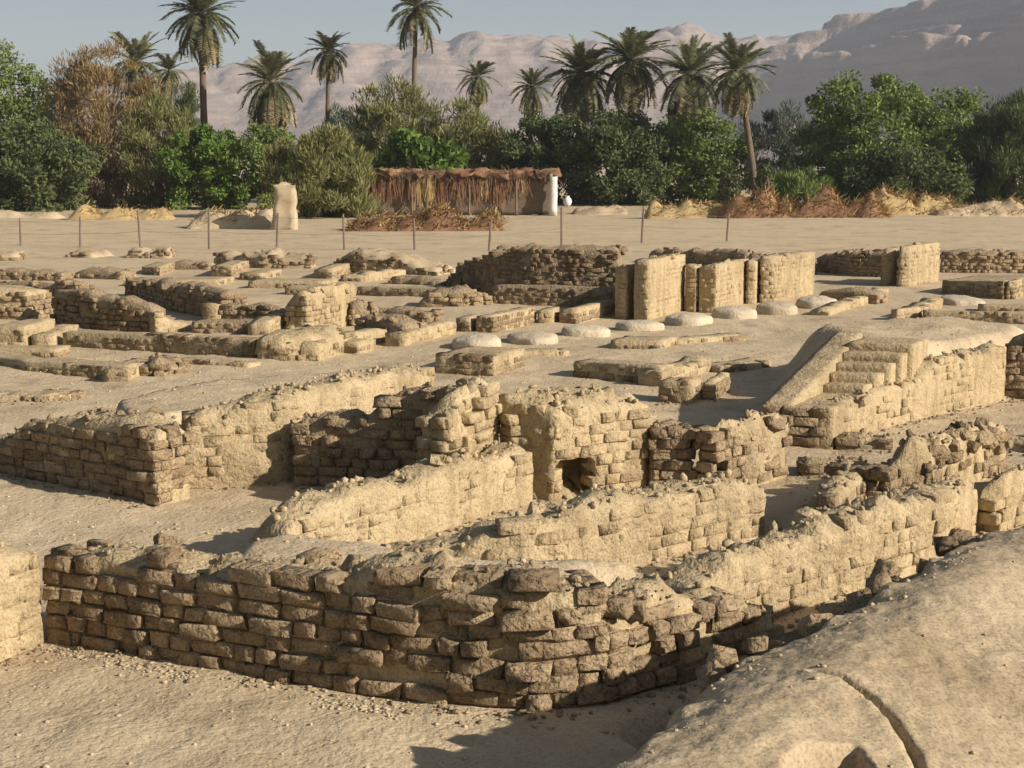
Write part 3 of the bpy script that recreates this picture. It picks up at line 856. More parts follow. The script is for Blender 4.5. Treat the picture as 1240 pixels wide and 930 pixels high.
# ------------------------------------------------------------------ the smooth eroded mound, front right
def mound():
    xs = np.arange(-0.4, 5.2, 0.017); ys = np.arange(3.9, 10.4, 0.017)
    X, Y = np.meshgrid(xs, ys, indexing='ij')
    P3 = np.stack([X, Y, np.zeros_like(X)], -1)
    edge = [G(*p, 0.84) for p in [(1255, 648), (1190, 652), (1105, 706), (1040, 742), (945, 792), (860, 832), (818, 862), (800, 890), (742, 925), (690, 975)]]
    poly = [tuple(e) for e in edge] + [(0.1, 4.0), (5.1, 4.0), (5.1, 9.8)]
    s = poly_sd(poly, X, Y) + 0.09 * fbm(P3 * 1.6, 4, 41) + 0.03 * fbm(P3 * 6, 3, 43)
    top = 0.86 + 0.07 * fbm(P3 * 0.5, 3, 47) + 0.016 * fbm(P3 * 3, 4, 49) + 0.007 * fbm(P3 * 14, 3, 51)
    # upper surface swells gently away from the broken edge
    q = (X - 0.41) * 0.809 - (Y - 5.8) * 0.588          # distance across the bank from its broken edge
    top = top - 0.05 + 0.17 * smooth(-0.05, 0.7, q) - 0.20 * np.maximum(0, q - 0.75) ** 1.1
    z = -0.25 + (top + 0.25) * smooth(-0.34, 0.06, s) ** 0.8
    z = z + 0.05 * fbm(P3 * 5, 4, 53) * np.exp(-((s + 0.05) / 0.16) ** 2)
    # cracked lip: the crust left of the curved line has flaked away
    line = [G(*p, 0.95) for p in [(985, 828), (1020, 834), (1052, 846), (1082, 868), (1103, 892), (1118, 918), (1128, 950)]]
    dmin = np.full(X.shape, 9.0); side = np.zeros(X.shape)
    for a, b in zip(line[:-1], line[1:]):
        e = b - a
        t = np.clip(((X - a[0]) * e[0] + (Y - a[1]) * e[1]) / (e @ e), 0, 1)
        d = np.hypot(X - a[0] - t * e[0], Y - a[1] - t * e[1])
        cr = e[0] * (Y - a[1]) - e[1] * (X - a[0])
        upd = d < dmin
        dmin = np.where(upd, d, dmin); side = np.where(upd, cr, side)
    sgn = np.where(side < 0, -1.0, 1.0)    # which side of the crack
    z = z - 0.07 * np.exp(-(dmin / 0.017) ** 2)
    z = z - 0.010 * (sgn > 0) * np.exp(-dmin / 0.30)
    # hollow at the foot of the near side
    gp = [G(*p, 0.93) for p in [(985, 916), (1036, 908), (1052, 924), (1062, 1000), (950, 1000), (955, 940)]]
    gs = poly_sd([tuple(p) for p in gp], X, Y) + 0.02 * fbm(P3 * 4, 3, 57)
    z = z - 0.65 * smooth(-0.03, 0.05, gs)
    V = np.stack([X, Y, z], -1)
    ids = np.arange(X.size).reshape(X.shape)
    F = np.stack([ids[:-1, :-1], ids[1:, :-1], ids[1:, 1:], ids[:-1, 1:]], -1).reshape(-1, 4)
    keep = (z.ravel()[F] > -0.22).any(1)
    F = F[keep]
    used = np.unique(F); mp = -np.ones(X.size, dtype=np.int64); mp[used] = np.arange(len(used))
    o = link('eroded_mound', mesh('eroded_mound', V.reshape(-1, 3)[used], mp[F], M['mound']))
    tag(o, 'long smooth mound of eroded mud with a curved crack and crumbling left edge', 'mound')
    return edge, (xs, ys, z, s)
medge, MG = mound()
# broken bricks along the crumbling edge of the mound
ed = thing('crumbled_bricks', 'row of crumbled brick lumps between the outer wall and the smooth mound', 'rubble', (medge[3][0], medge[3][1], 0))
B = Bricks('brick')
for i in range(46):
    t = random.uniform(0.8, 4.6); k = int(t); e = medge[k] + (medge[k + 1] - medge[k]) * (t - k)
    p = e + np.array([-0.78, 0.62]) * random.uniform(-0.02, 0.16) + np.array([-.05, .05])
    B.add((p[0], p[1], random.uniform(0.62, 0.82)), random.uniform(0, 6.28), BL * random.choice((0.35, 0.5, 0.7)), (random.gauss(0, .4), random.gauss(0, .4)), (1, .7, .9))
B.emit(ed)

# ------------------------------------------------------------------ loose clods, gravel and straw chips
def scatter(name, label, pts, sizes, m, flat=0.7, cat=None, zz=None):
    V, F = [], []
    zz = ground_z(pts[:, 0], pts[:, 1]) if zz is None else zz
    for i, (p, s) in enumerate(zip(pts, sizes)):
        v = ico * (1 + 0.35 * rng.standard_normal((12, 1)).clip(-1.2, 1.2) * 0.6) * s * rng.uniform(0.6, 1.3, 3) * np.array([1, 1, flat])
        a = rng.uniform(0, 6.28)
        R = np.array([[math.cos(a), -math.sin(a), 0], [math.sin(a), math.cos(a), 0], [0, 0, 1]])
        V.append(v @ R.T + np.array([p[0], p[1], zz[i] + s * 0.2])); F.append(icof + 12 * i)
    o = link(name, mesh(name, np.concatenate(V), np.concatenate(F), m, False))
    tag(o, label, cat, None, 'stuff')
n = 7000
pts = np.stack([rng.uniform(-9, 10, n), 5.5 + 20 * rng.random(n) ** 1.4], 1)
scatter('gravel', 'loose clods and gravel strewn over the sand between the walls', pts, 0.006 + 0.018 * rng.random(n) ** 3, M['sand'], cat='gravel')
def along(pix, n, spread):
    P = np.array([G(*p) for p in pix]); out = []
    for _ in range(n):
        t = rng.uniform(0, len(P) - 1.001); k = int(t)
        e = P[k] + (P[k + 1] - P[k]) * (t - k)
        out.append(e + rng.normal(0, spread, 2) + np.array([0, -abs(rng.normal(0, spread))]))
    return np.array(out)
a1 = np.concatenate([along([(65, 783), (150, 803), (230, 822)], 260, 0.06), along([(390, 848), (440, 856), (480, 866)], 170, 0.05), along([(60, 780), (300, 826), (600, 866)], 120, 0.05)])
scatter('mud_chips', 'pale crumbled chips lying along the foot of the rough front wall', a1, 0.005 + 0.015 * rng.random(len(a1)) ** 2, M['chip'], 0.4, cat='rubble')

# crumbled clods at the feet of the walls
ap = []
for Fp, LEN, S in APRON:
    for _ in range(int(LEN * 55)):
        t = rng.uniform(0, LEN)
        d = Fp[-1] - Fp[0]; nn = np.array([d[1], -d[0]]) / (np.hypot(*d) + 1e-9)
        ap.append(np.array([np.interp(t, S, Fp[:, 0]), np.interp(t, S, Fp[:, 1])]) + nn * (0.02 + abs(rng.normal(0, 0.10))) + rng.normal(0, 0.02, 2))
ap = np.array(ap)
scatter('fallen_clods', 'small crumbled clods fallen along the feet of the walls', ap, 0.006 + 0.030 * rng.random(len(ap)) ** 4, M['core'], 0.7, cat='rubble')
# clods lying on the smooth mound
xs, ys, zm, sm = MG
pts, zz = [], []
while len(pts) < 500:
    i, j = rng.integers(0, len(xs)), rng.integers(0, len(ys))
    if sm[i, j] < 0.05 or (sm[i, j] > 0.25 and rng.random() < 0.9): continue
    pts.append((xs[i], ys[j])); zz.append(zm[i, j])
scatter('mound_clods', 'small clods and chips lying on the smooth eroded mound', np.array(pts), 0.004 + 0.016 * rng.random(len(pts)) ** 3, M['mound'], 0.7, cat='rubble', zz=np.array(zz))

# ================================================================== wire fence
def post(px, pb, pt, label, lean=0.0):
    c = G(px, pb, 0.15)
    h = ZA(px, pt, c[1]) - 0.1
    V, F = [], []
    n = 6
    for i, (q, r) in enumerate([(-0.2, 0.045), (h * 0.5, 0.042), (h, 0.036)]):
        for k in range(n):
            a = 2 * math.pi * k / n
            V.append((r * math.cos(a) + lean * q + 0.01 * i, r * math.sin(a), q))
    for i in range(2):
        for k in range(n):
            F.append((i * n + k, i * n + (k + 1) % n, (i + 1) * n + (k + 1) % n, (i + 1) * n + k))
    F.append(tuple(range(2 * n, 3 * n)))
    me = bpy.data.meshes.new('post'); me.from_pydata(V, [], F); me.materials.append(M['metal'])
    return c, h, me
fence = thing('wire_fence', 'thin wire fence on leaning posts crossing the sand before the trees', 'fence', (0, 54, 0))
prev = None
FENCE = [(-60, 295, 262), (25, 294, 262), (97, 296, 260), (170, 298, 251), (253, 298, 251), (335, 298, 256), (417, 299, 257), (502, 299, 262), (592, 300, 261), (680, 295, 250), (777, 292, 249), (880, 290, 258)]
wv, wf = [], []
for i, (px, pb, pt) in enumerate(FENCE):
    c, h, me = post(px, pb, pt, '', random.gauss(0, 0.03))
    z = gz(*c)
    o = link('post', me, fence, (c[0], c[1] - 54, z))
    if prev is not None:
        for fr in (0.45, 0.88):
            a = np.array([prev[0][0], prev[0][1] - 54, prev[2] + prev[1] * fr]); b = np.array([c[0], c[1] - 54, z + h * fr])
            mid = (a + b) / 2 - np.array([0, 0, 0.05])
            k0 = len(wv)
            for q in (a, mid, b):
                for d in ((0, 0, .006), (.0, .006, -.004), (0, -.006, -.004)):
                    wv.append(q + np.array(d))
            for s in (0, 3):
                for k in range(3):
                    wf.append((k0 + s + k, k0 + s + (k + 1) % 3, k0 + s + 3 + (k + 1) % 3, k0 + s + 3 + k))
    prev = (c, h, z)
link('wire', mesh('wire', np.array(wv), np.array(wf), M['metal']), fence)

# ================================================================== heaps of straw and dry brush
def heap(name, label, px0, px1, pb, pt, m, depth=2.2, stalks=500, slen=0.6, core=None, cat='heap', seed=0):
    a = G(px0, pb, 0.2); b = G(px1, pb, 0.2)
    cx, cy = (a[0] + b[0]) / 2, a[1]
    w = b[0] - a[0]
    h = ZA((px0 + px1) / 2, pt, cy) - 0.2
    root = thing(name, label, cat, (cx, cy + depth / 2, 0))
    nx, ny = max(12, int(w / 0.22)), max(8, int(depth / 0.22))
    U, Vv = np.meshgrid(np.linspace(-1, 1, nx), np.linspace(-1, 1, ny), indexing='ij')
    P = np.stack([U * w / 2, Vv * depth / 2, np.zeros_like(U)], -1)
    prof = np.clip(1 - np.abs(U) ** 8, 0, 1) * np.clip(1 - Vv ** 2, 0, 1) ** 0.7
    nn = fbm((P + seed * 11) * 0.8, 3, 60 + seed)
    Z = prof * h * (0.66 + 0.42 * nn + 0.18 * fbm((P + seed * 5) * 2.4, 3, 80 + seed)) - 0.15
    V = np.stack([P[..., 0], P[..., 1], Z + 0.15], -1)
    ids = np.arange(U.size).reshape(U.shape)
    F = np.stack([ids[:-1, :-1], ids[1:, :-1], ids[1:, 1:], ids[:-1, 1:]], -1).reshape(-1, 4)
    link('heap_body', mesh('heap_body', V.reshape(-1, 3), F, core or m), root)
    if stalks:
        sv, sf = [], []
        for i in range(stalks):
            u, v = random.uniform(-0.96, 0.96), random.uniform(-0.9, 0.5)
            ii, jj = int((u + 1) / 2 * (nx - 1)), int((v + 1) / 2 * (ny - 1))
            p = np.array([u * w / 2, v * depth / 2, max(0.0, V[ii, jj, 2])])
            az, el = random.uniform(0, 6.28), random.uniform(-0.35, 0.9)
            d = np.array([math.cos(az) * math.cos(el), math.sin(az) * math.cos(el), math.sin(el)]) * slen * random.uniform(0.4, 1.2)
            sd2 = np.cross(d, [0.2, 0.5, 0.9]); sd2 = sd2 / (np.linalg.norm(sd2) + 1e-6) * random.uniform(0.015, 0.04)
            k0 = len(sv)
            sv += [p - sd2 - d * .3, p + sd2 - d * .3, p + sd2 * .5 + d * .7, p - sd2 * .5 + d * .7]
            sf.append((k0, k0 + 1, k0 + 2, k0 + 3))
        o = link('stalks', mesh('stalks', np.array(sv), np.array(sf), m, False), root)
        o['kind'] = 'stuff'
heap('earth_heap', 'low straw covered earth heap under the dark bushes', 75, 205, 265, 241, M['straw'], 2.5, 320, 0.5, cat='heap', seed=1)
heap('straw_heap', 'long straw strewn heap beside the mud stump', 222, 345, 275, 236, M['straw'], 2.5, 700, 0.5, core=M['sand'], seed=2)
heap('reed_heap', 'flattened heap of broken reeds in front of the reed shelter', 412, 612, 279, 244, M['straw'], 2.6, 2200, 0.7, core=M['drybrush'], seed=3)
heap('earth_heap', 'bare orange sandy heap beside the white jar', 690, 765, 260, 239, M['straw'], 2.4, 60, 0.3, core=M['mound'], seed=4)
heap('straw_heap', 'yellow straw heap left of the dark brushwood', 780, 892, 265, 232, M['straw'], 2.6, 1000, 0.5, seed=5)
heap('brush_heap', 'dark red brown brushwood heap below the big green tree', 868, 1085, 266, 224, M['straw'], 3.0, 2600, 0.8, core=M['drybrush'], seed=6)
heap('straw_heap', 'pale straw heap at the right end of the brushwood', 1050, 1170, 263, 224, M['straw'], 2.8, 1200, 0.7, seed=7)
heap('straw_heap', 'low flat straw bank under the very dark tree', 1130, 1300, 264, 236, M['straw'], 2.4, 1000, 0.5, core=M['sand'], seed=8)
heap('earth_heap', 'low sandy bank under the dense dark bush', -60, 70, 263, 250, M['sand'], 2.4, 50, 0.4, seed=9)

# mud stump beside the straw heap
def stump():
    c = G(346, 276, 0.2)
    h = ZA(346, 222, c[1])
    co, q = lattice(4, 4, 10)
    w = 0.58 * (1 - 0.25 * co[:, 2])
    P = np.stack([(co[:, 0] - .5) * 2 * w, (co[:, 1] - .5) * 0.9, -0.1 + co[:, 2] * h - 0.5 * np.abs(co[:, 0] - .45) * (co[:, 2] > .95)], 1)
    P = P + np.stack([fbm(P * 2.0 + 9, 4, 331 + k) for k in range(3)], 1) * 0.13
    o = link('mud_stump', mesh('mud_stump', P, q, M['chip']), None, (c[0], c[1], 0.15))
    tag(o, 'pale broken mud stump standing beside the long straw heap', 'stump')
stump()

# ================================================================== reed shelter
def box(nm, parent, c, s, m, amp=0.02, res=(2, 2, 4), seed=0, rot=0.0):
    co, q = lattice(*res)
    P = (co - 0.5) * np.array(s)
    P = P + np.stack([fbm((P + np.array(c)) * 3, 2, 401 + seed + k) for k in range(3)], 1) * amp
    ca, sa = math.cos(rot), math.sin(rot)
    P = np.stack([P[:, 0] * ca - P[:, 1] * sa, P[:, 0] * sa + P[:, 1] * ca, P[:, 2]], 1)
    return link(nm, mesh(nm, P, q, m), parent, c)
def shelter():
    D = 84.0
    x0, x1 = XA(425, 240, D), XA(672, 240, D)
    zt = ZA(550, 207, D); zb = 0.2
    root = thing('reed_shelter', 'long low shelter of dry reeds with a thatched roof and a white end post', 'shelter', ((x0 + x1) / 2, D, zb))
    w = x1 - x0; H = zt - zb
    box('back_wall', root, (0, 0.35, H * 0.45), (w * 0.98, 0.25, H * 0.9), M['wood'], 0.14, (40, 2, 8))
    # roof with stalks
    rb = box('roof', root, (0, 1.1, H * 0.93), (w + 0.3, 3.0, 0.30), M['drybrush'], 0.28, (44, 8, 3), 3)
    sv, sf = [], []
    for i in range(2200):
        u = random.uniform(-w / 2 - .1, w / 2)
        p = np.array([u, random.uniform(-1.5, 1.0), random.uniform(-0.05, 0.12)])
        d = np.array([random.gauss(0, 0.25), -random.uniform(0.1, 0.5), random.gauss(-0.16, 0.22)])
        s_ = np.array([0.03, 0, 0.015])
        k0 = len(sv); sv += [p - s_, p + s_, p + s_ * .5 + d, p - s_ * .5 + d]; sf.append((k0, k0 + 1, k0 + 2, k0 + 3))
    t = link('thatch', mesh('thatch', np.array(sv), np.array(sf), M['wood'], False), rb); t['kind'] = 'stuff'
    for i, fx in enumerate((-0.42, -0.2, 0.08, 0.31)):
        box('post', root, (fx * w, -0.25, H * 0.45), (0.13, 0.13, H * 0.92), M['wood'], 0.02, (1, 1, 6), i)
    box('end_post', root, (w / 2 - 0.1, -0.3, H * 0.46), (0.45, 0.4, H * 0.94), M['white'], 0.03, (2, 2, 6), 9)
    # hanging bundles of dry reeds in the front
    for i in range(44):
        fx = -0.49 + 0.86 * (i + random.uniform(-.5, .5)) / 44
        hb = H * random.uniform(0.35, 0.92)
        if random.random() < 0.16: continue
        sv, sf = [], []
        for k in range(18):
            x = random.gauss(0, 0.13); y = random.gauss(0, 0.10); l = hb * random.uniform(0.6, 1.0)
            dx = random.gauss(0, 0.16)
            k0 = len(sv)
            sv += [(x - .02, y, 0), (x + .02, y, 0.0), (x + dx + .015, y, -l), (x + dx - .015, y, -l)]
            sf.append((k0, k0 + 1, k0 + 2, k0 + 3))
        link('reed_bundle', mesh('reed_bundle', np.array(sv), np.array(sf), random.choice([M['drybrush'], M['drybrush'], M['drybrush'], M['straw']]), False), root, (fx * w, -0.15 + random.gauss(0, .1), H * 0.92))
    return
shelter()
def jar():
    c = G(687, 252, 0.2)
    V, F, n = [], [], 14
    prof = [(0.10, 0), (0.24, 0.12), (0.30, 0.32), (0.26, 0.50), (0.15, 0.62), (0.13, 0.68), (0.17, 0.72)]
    for r, z in prof:
        for k in range(n):
            V.append((r * math.cos(6.2832 * k / n), r * math.sin(6.2832 * k / n), z))
    for i in range(len(prof) - 1):
        for k in range(n):
            F.append((i * n + k, i * n + (k + 1) % n, (i + 1) * n + (k + 1) % n, (i + 1) * n + k))
    F.append(tuple(range(n - 1, -1, -1)))
    me = bpy.data.meshes.new('water_jar'); me.from_pydata(V, [], F)
    me.polygons.foreach_set('use_smooth', [True] * len(me.polygons)); me.materials.append(M['white'])
    tag(link('water_jar', me, None, (c[0], c[1], gz(*c))), 'white rounded jar standing beside the reed shelter', 'jar')
jar()

# ================================================================== trees
def tube(path, radii, n=7):
    V, F = [], []
    path = [np.array(p, dtype=float) for p in path]
    for i, (p, r) in enumerate(zip(path, radii)):
        t = path[min(i + 1, len(path) - 1)] - path[max(i - 1, 0)]
        t = t / (np.linalg.norm(t) + 1e-9)
        a = np.cross(t, [0.31, 0.9, 0.12]); a /= np.linalg.norm(a) + 1e-9
        b = np.cross(t, a)
        for k in range(n):
            th = 2 * math.pi * k / n
            V.append(p + r * (math.cos(th) * a + math.sin(th) * b))
    for i in range(len(path) - 1):
        for k in range(n):
            F.append((i * n + k, i * n + (k + 1) % n, (i + 1) * n + (k + 1) % n, (i + 1) * n + k))
    return V, F
def tree(name, label, px, ptop, hw, d, m, leaves=9000, lsize=0.16, feather=False, base=0.0, seed=0, group='trees and bushes behind the ruins', cat='tree', low=0.02):
    r_ = np.random.default_rng(900 + seed)
    sx = FPX / d
    H = ZA(px, ptop, d) - 0.2
    W = hw / sx
    root = thing(name, label, cat, (XA(px, 200, d), d, 0.15), group)
    # trunk and limbs
    V, F = [], []
    nl = 6
    limbs = []
    for i in range(nl):
        a = r_.uniform(0, 6.28); rr = W * r_.uniform(0.3, 0.75)
        e = np.array([math.cos(a) * rr, math.sin(a) * rr, H * r_.uniform(0.5, 0.88)])
        s0 = np.array([0, 0, H * r_.uniform(0.05, 0.25)])
        md = (s0 + e) / 2 + np.array([0, 0, H * 0.05]) + r_.normal(0, 0.15, 3)
        limbs.append((s0, md, e))
        v, f = tube([s0, md, e], [0.11, 0.08, 0.03], 5)
        k0 = len(V); V += v; F += [tuple(x + k0 for x in q) for q in f]
    v, f = tube([(0, 0, -0.3), (0.05, 0, H * 0.15), (0.1, 0.05, H * 0.45), (0.05, 0, H * 0.8)], [0.2, 0.17, 0.11, 0.03], 7)
    k0 = len(V); V += v; F += [tuple(x + k0 for x in q) for q in f]
    link('trunk', mesh('trunk', np.array(V), np.array(F), M['trunk']), root)
    # crown: leaf clumps spread through an uneven volume
    nc = int(55 * max(1.0, W * H / 12))
    cc = []
    while len(cc) < nc:
        p = r_.uniform(-1, 1, 3)
        th = math.atan2(p[1], p[0])
        zz = (p[2] + 1) / 2
        rmax = (0.55 + 0.45 * math.sin(math.pi * min(1, zz * 0.85 + 0.12))) * (1 if zz < .55 else math.sqrt(max(0, 1 - ((zz - .55) / .47) ** 2)))
        rmax *= 1 + 0.28 * float(vnoise(np.array([[math.cos(th) * 1.7 + seed, math.sin(th) * 1.7, zz * 3.5]]), seed)[0])
        rad = math.hypot(p[0], p[1])
        if rad > rmax: continue
        if rad < rmax * 0.45 and zz < 0.75 and r_.random() < 0.6: continue
        cc.append((p[0] * W, p[1] * W, (low + zz * (1 - low)) * H))
    cc = np.array(cc)
    per = max(10, int(leaves * 1.9) // nc)
    cs = r_.uniform(0.6, 1.35, nc) * 0.42 * (W * W * H / nc) ** (1 / 3) * 2.0
    cen = np.repeat(cc, per, 0)
    n = len(cen)
    g = r_.normal(0, 1, (n, 3)); g /= np.linalg.norm(g, axis=1)[:, None]
    rad = r_.random(n) ** 0.45
    pos = cen + g * (rad * np.repeat(cs, per))[:, None] * np.array([1.15, 1.15, 0.85])
    pos[:, 2] = np.maximum(pos[:, 2], 0.05)
    if feather:
        ax = np.array([0, 0, 1.0]) * 0.8 + g * 0.6 + r_.normal(0, .35, (n, 3))
        L = lsize * r_.uniform(1.6, 3.2, n); Wd = lsize * r_.uniform(0.25, 0.45, n)
    else:
        ax = g * 0.7 + r_.normal(0, 0.6, (n, 3))
        L = lsize * r_.uniform(0.8, 1.6, n); Wd = lsize * r_.uniform(0.4, 0.75, n)
    ax /= np.linalg.norm(ax, axis=1)[:, None]
    sd2 = np.cross(ax, r_.normal(0, 1, (n, 3)) + g * 0.01); sd2 /= np.linalg.norm(sd2, axis=1)[:, None] + 1e-9
    a = ax * L[:, None] / 2; b = sd2 * Wd[:, None] / 2
    V = np.stack([pos - a, pos + b * 1.0, pos + a, pos - b], 1).reshape(-1, 3)
    V[:, 2] = np.maximum(V[:, 2], 0.0)
    F = np.arange(n * 4).reshape(-1, 4)
    link('crown', mesh('crown', V, F, m, False), root)
    return root
TREES = [
    ('bush', 'dense dark green bush behind the low sandy bank', 40, 150, 72, 92, 'leaf_dark', 9000, 0.2, False, 'bush'),
    ('green_tree', 'yellow green tree behind the dense dark bush', 12, 55, 62, 112, 'leaf_green', 9000, 0.22, False, 'tree'),
    ('tamarisk_tree', 'large brown feathery tree behind the low straw covered heap', 128, 48, 72, 101, 'leaf_brown', 15000, 0.15, True, 'tree'),
    ('bush', 'olive feathery bush between the brown tree and the bright green bush', 192, 105, 44, 99, 'leaf_olive', 6000, 0.15, True, 'bush'),
    ('bush', 'bright green leafy bush behind the straw strewn heap', 245, 146, 48, 96, 'leaf_bright', 7500, 0.19, False, 'bush'),
    ('cypress_tree', 'slim dark upright tree beside the tallest palm', 226, 84, 20, 112, 'leaf_dark', 4500, 0.14, True, 'tree'),
    ('bush', 'wide olive green feathery bush reaching the ground beside the mud stump', 385, 148, 58, 81, 'leaf_olive', 12000, 0.15, True, 'bush'),
    ('bush', 'green undergrowth below the palm with the dry skirt', 318, 150, 48, 96, 'leaf_green', 6000, 0.18, False, 'bush'),
    ('olive_tree', 'rounded olive tree behind the bright banana bush', 478, 100, 66, 110, 'leaf_olive', 11000, 0.18, True, 'tree'),
    ('banana_bush', 'vivid green broad leaved bush above the reed shelter', 508, 160, 48, 99, 'leaf_bright', 3200, 0.42, False, 'bush'),
    ('olive_tree', 'drab olive tree between the banana bush and the dark trees', 572, 112, 50, 107, 'leaf_olive', 8000, 0.17, True, 'tree'),
    ('dark_tree', 'very dark tree behind the white shelter post', 660, 124, 48, 104, 'leaf_dark', 9000, 0.2, False, 'tree'),
    ('dark_tree', 'broad dark green tree behind the bare sandy heap', 745, 130, 64, 101, 'leaf_dark', 11000, 0.2, False, 'tree'),
    ('green_tree', 'mid green tree left of the leaning palm', 842, 124, 60, 103, 'leaf_green', 10000, 0.2, False, 'tree'),
    ('grey_tree', 'hazy grey green tree right of the leaning palm', 945, 120, 42, 120, 'leaf_grey', 7000, 0.18, True, 'tree'),
    ('broad_tree', 'biggest bright crowned tree above the brushwood heap', 1048, 86, 92, 101, 'leaf_green', 20000, 0.2, False, 'tree'),
    ('green_tree', 'mid green tree between the biggest tree and the very dark one', 1150, 108, 55, 106, 'leaf_green', 10000, 0.2, False, 'tree'),
    ('dark_tree', 'very dark feathery tree above the low flat straw bank', 1222, 104, 52, 97, 'leaf_dark', 11000, 0.18, True, 'tree'),
    ('dark_tree', 'low dark bush filling the foot of the biggest tree', 1095, 175, 70, 96, 'leaf_dark', 9000, 0.2, False, 'bush'),
    ('shrub', 'small upright dark shrub left of the leaning palm foot', 884, 195, 10, 93, 'leaf_dark', 1500, 0.16, False, 'shrub'),
    ('shrub', 'small upright dark shrub right of the leaning palm foot', 926, 190, 9, 93, 'leaf_dark', 1500, 0.16, False, 'shrub'),
    ('shrub', 'yellow green low shrubs behind the dark brushwood', 965, 204, 38, 95, 'leaf_green', 4000, 0.16, True, 'shrub'),
    ('bush', 'drab bush behind the reed shelter below the short palm', 620, 170, 30, 112, 'leaf_grey', 4000, 0.18, True, 'bush'),
    ('bush', 'hazy grey bush behind the thin trunked palm', 415, 120, 34, 120, 'leaf_grey', 4000, 0.18, True, 'bush'),
    ('green_tree', 'green tree beyond the right edge of the ruins', 1300, 100, 60, 104, 'leaf_green', 8000, 0.2, False, 'tree'),
    ('bush', 'green bush beyond the left edge of the ruins', -60, 140, 60, 95, 'leaf_green', 7000, 0.2, False, 'bush'),
]
for i, (nm, lab, px, pt, hw, d, m, lv, ls, fe, cat) in enumerate(TREES):
    tree(nm, lab, px, pt, hw, d, M[m], lv, ls * 1.3, fe, seed=i, cat=cat)

# ------------------------------------------------------------------ palms
def frond_mesh(L, droop, m, seed, n=22):
    r_ = random.Random(seed)
    V, F = [], []
    def pt(t):
        return np.array([L * t * (1 - 0.12 * droop * t), 0, L * (0.28 * t - 0.75 * droop * t * t)])
    for i in range(4):
        a, b = pt(i / 4), pt((i + 1) / 4)
        w = 0.035 * (1 - i / 5)
        k = len(V)
        V += [a + [0, -w, 0], a + [0, w, 0], b + [0, w * .8, 0], b + [0, -w * .8, 0]]
        F.append((k, k + 1, k + 2, k + 3))
    for i in range(n):
        t = 0.12 + 0.88 * i / (n - 1)
        p = pt(t)
        ll = L * 0.26 * (1 - 0.55 * abs(t - 0.45) * 1.3) * r_.uniform(0.8, 1.15)
        for s in (-1, 1):
            tip = p + np.array([ll * 0.62, s * ll * 0.72, ll * (0.12 - 0.5 * droop * r_.uniform(0.5, 1.4))])
            k = len(V)
            V += [p, p + np.array([L * 0.075, s * 0.014, 0]), tip]
            F.append((k, k + 1, k + 2))
    me = bpy.data.meshes.new('frond'); me.from_pydata([tuple(v) for v in V], [], F); me.materials.append(m)
    return me
FR = {'up': [frond_mesh(1.0, 0.45, M['frond'], s) for s in range(3)], 'mid': [frond_mesh(1.0, 0.85, M['frond'], 5 + s) for s in range(3)],
      'dry': [frond_mesh(1.0, 0.95, M['dryfrond'], 9 + s) for s in range(2)]}
def palm(label, px, pcrown, pxb, d, L, nf=34, skirt=6, r0=0.2, seed=0):
    nf = int(nf * 1.6); skirt = int(skirt * 1.9); L = L * 1.12
    r_ = random.Random(seed + 50)
    top = np.array([XA(px, pcrown, d), d, ZA(px, pcrown, d)])
    bx = XA(pxb, 250, d)
    root = thing('palm_tree', label, 'palm', (bx, d, 0.15), 'date palms behind the ruins')
    h = top[2] - 0.15; dx = top[0] - bx
    path = [(dx * (t ** 1.3), 0.05 * math.sin(3 * t + seed), -0.3 + (h + 0.3) * t) for t in np.linspace(0, 1, 16)]
    rad = [r0 * (1.25 - 0.45 * i / 15) * (1 + 0.10 * (i % 2)) for i in range(16)]
    v, f = tube(path, rad, 8)
    link('trunk', mesh('trunk', np.array(v), np.array(f), M['trunk']), root)
    tip = path[-1]
    # boss of cut leaf bases under the crown
    v, f = tube([(tip[0], tip[1], tip[2] - 0.9), (tip[0], tip[1], tip[2] - 0.4), (tip[0], tip[1], tip[2] + 0.1)], [r0 * 0.8, r0 * 1.7, r0 * 0.9], 8)
    link('crown_boss', mesh('crown_boss', np.array(v), np.array(f), M['trunk']), root)
    for i in range(nf):
        az = i * 2.39996 + r_.uniform(-.2, .2)
        q = i / nf
        el = math.radians(76 - 122 * q + r_.uniform(-12, 12))
        kind = 'up' if q < 0.45 else 'mid'
        o = bpy.data.objects.new('frond', r_.choice(FR[kind])); C.objects.link(o); o.parent = root
        o.location = (tip[0], tip[1], tip[2] - 0.15 * q)
        o.rotation_euler = (r_.uniform(-.3, .3), -el + math.radians(12), az)
        s = L * r_.uniform(0.72, 1.12) * (0.8 if q < 0.12 else 1); o.scale = (s, s * 1.05, s)
    for i in range(skirt):
        az = i * 2.39996 + 1.0
        o = bpy.data.objects.new('dry_frond', r_.choice(FR['dry'])); C.objects.link(o); o.parent = root
        o.location = (tip[0], tip[1], tip[2] - 0.3 - 0.5 * r_.random())
        o.rotation_euler = (r_.uniform(-.3, .3), math.radians(r_.uniform(28, 62)), az)
        s = L * r_.uniform(0.8, 1.05); o.scale = (s, s, s)
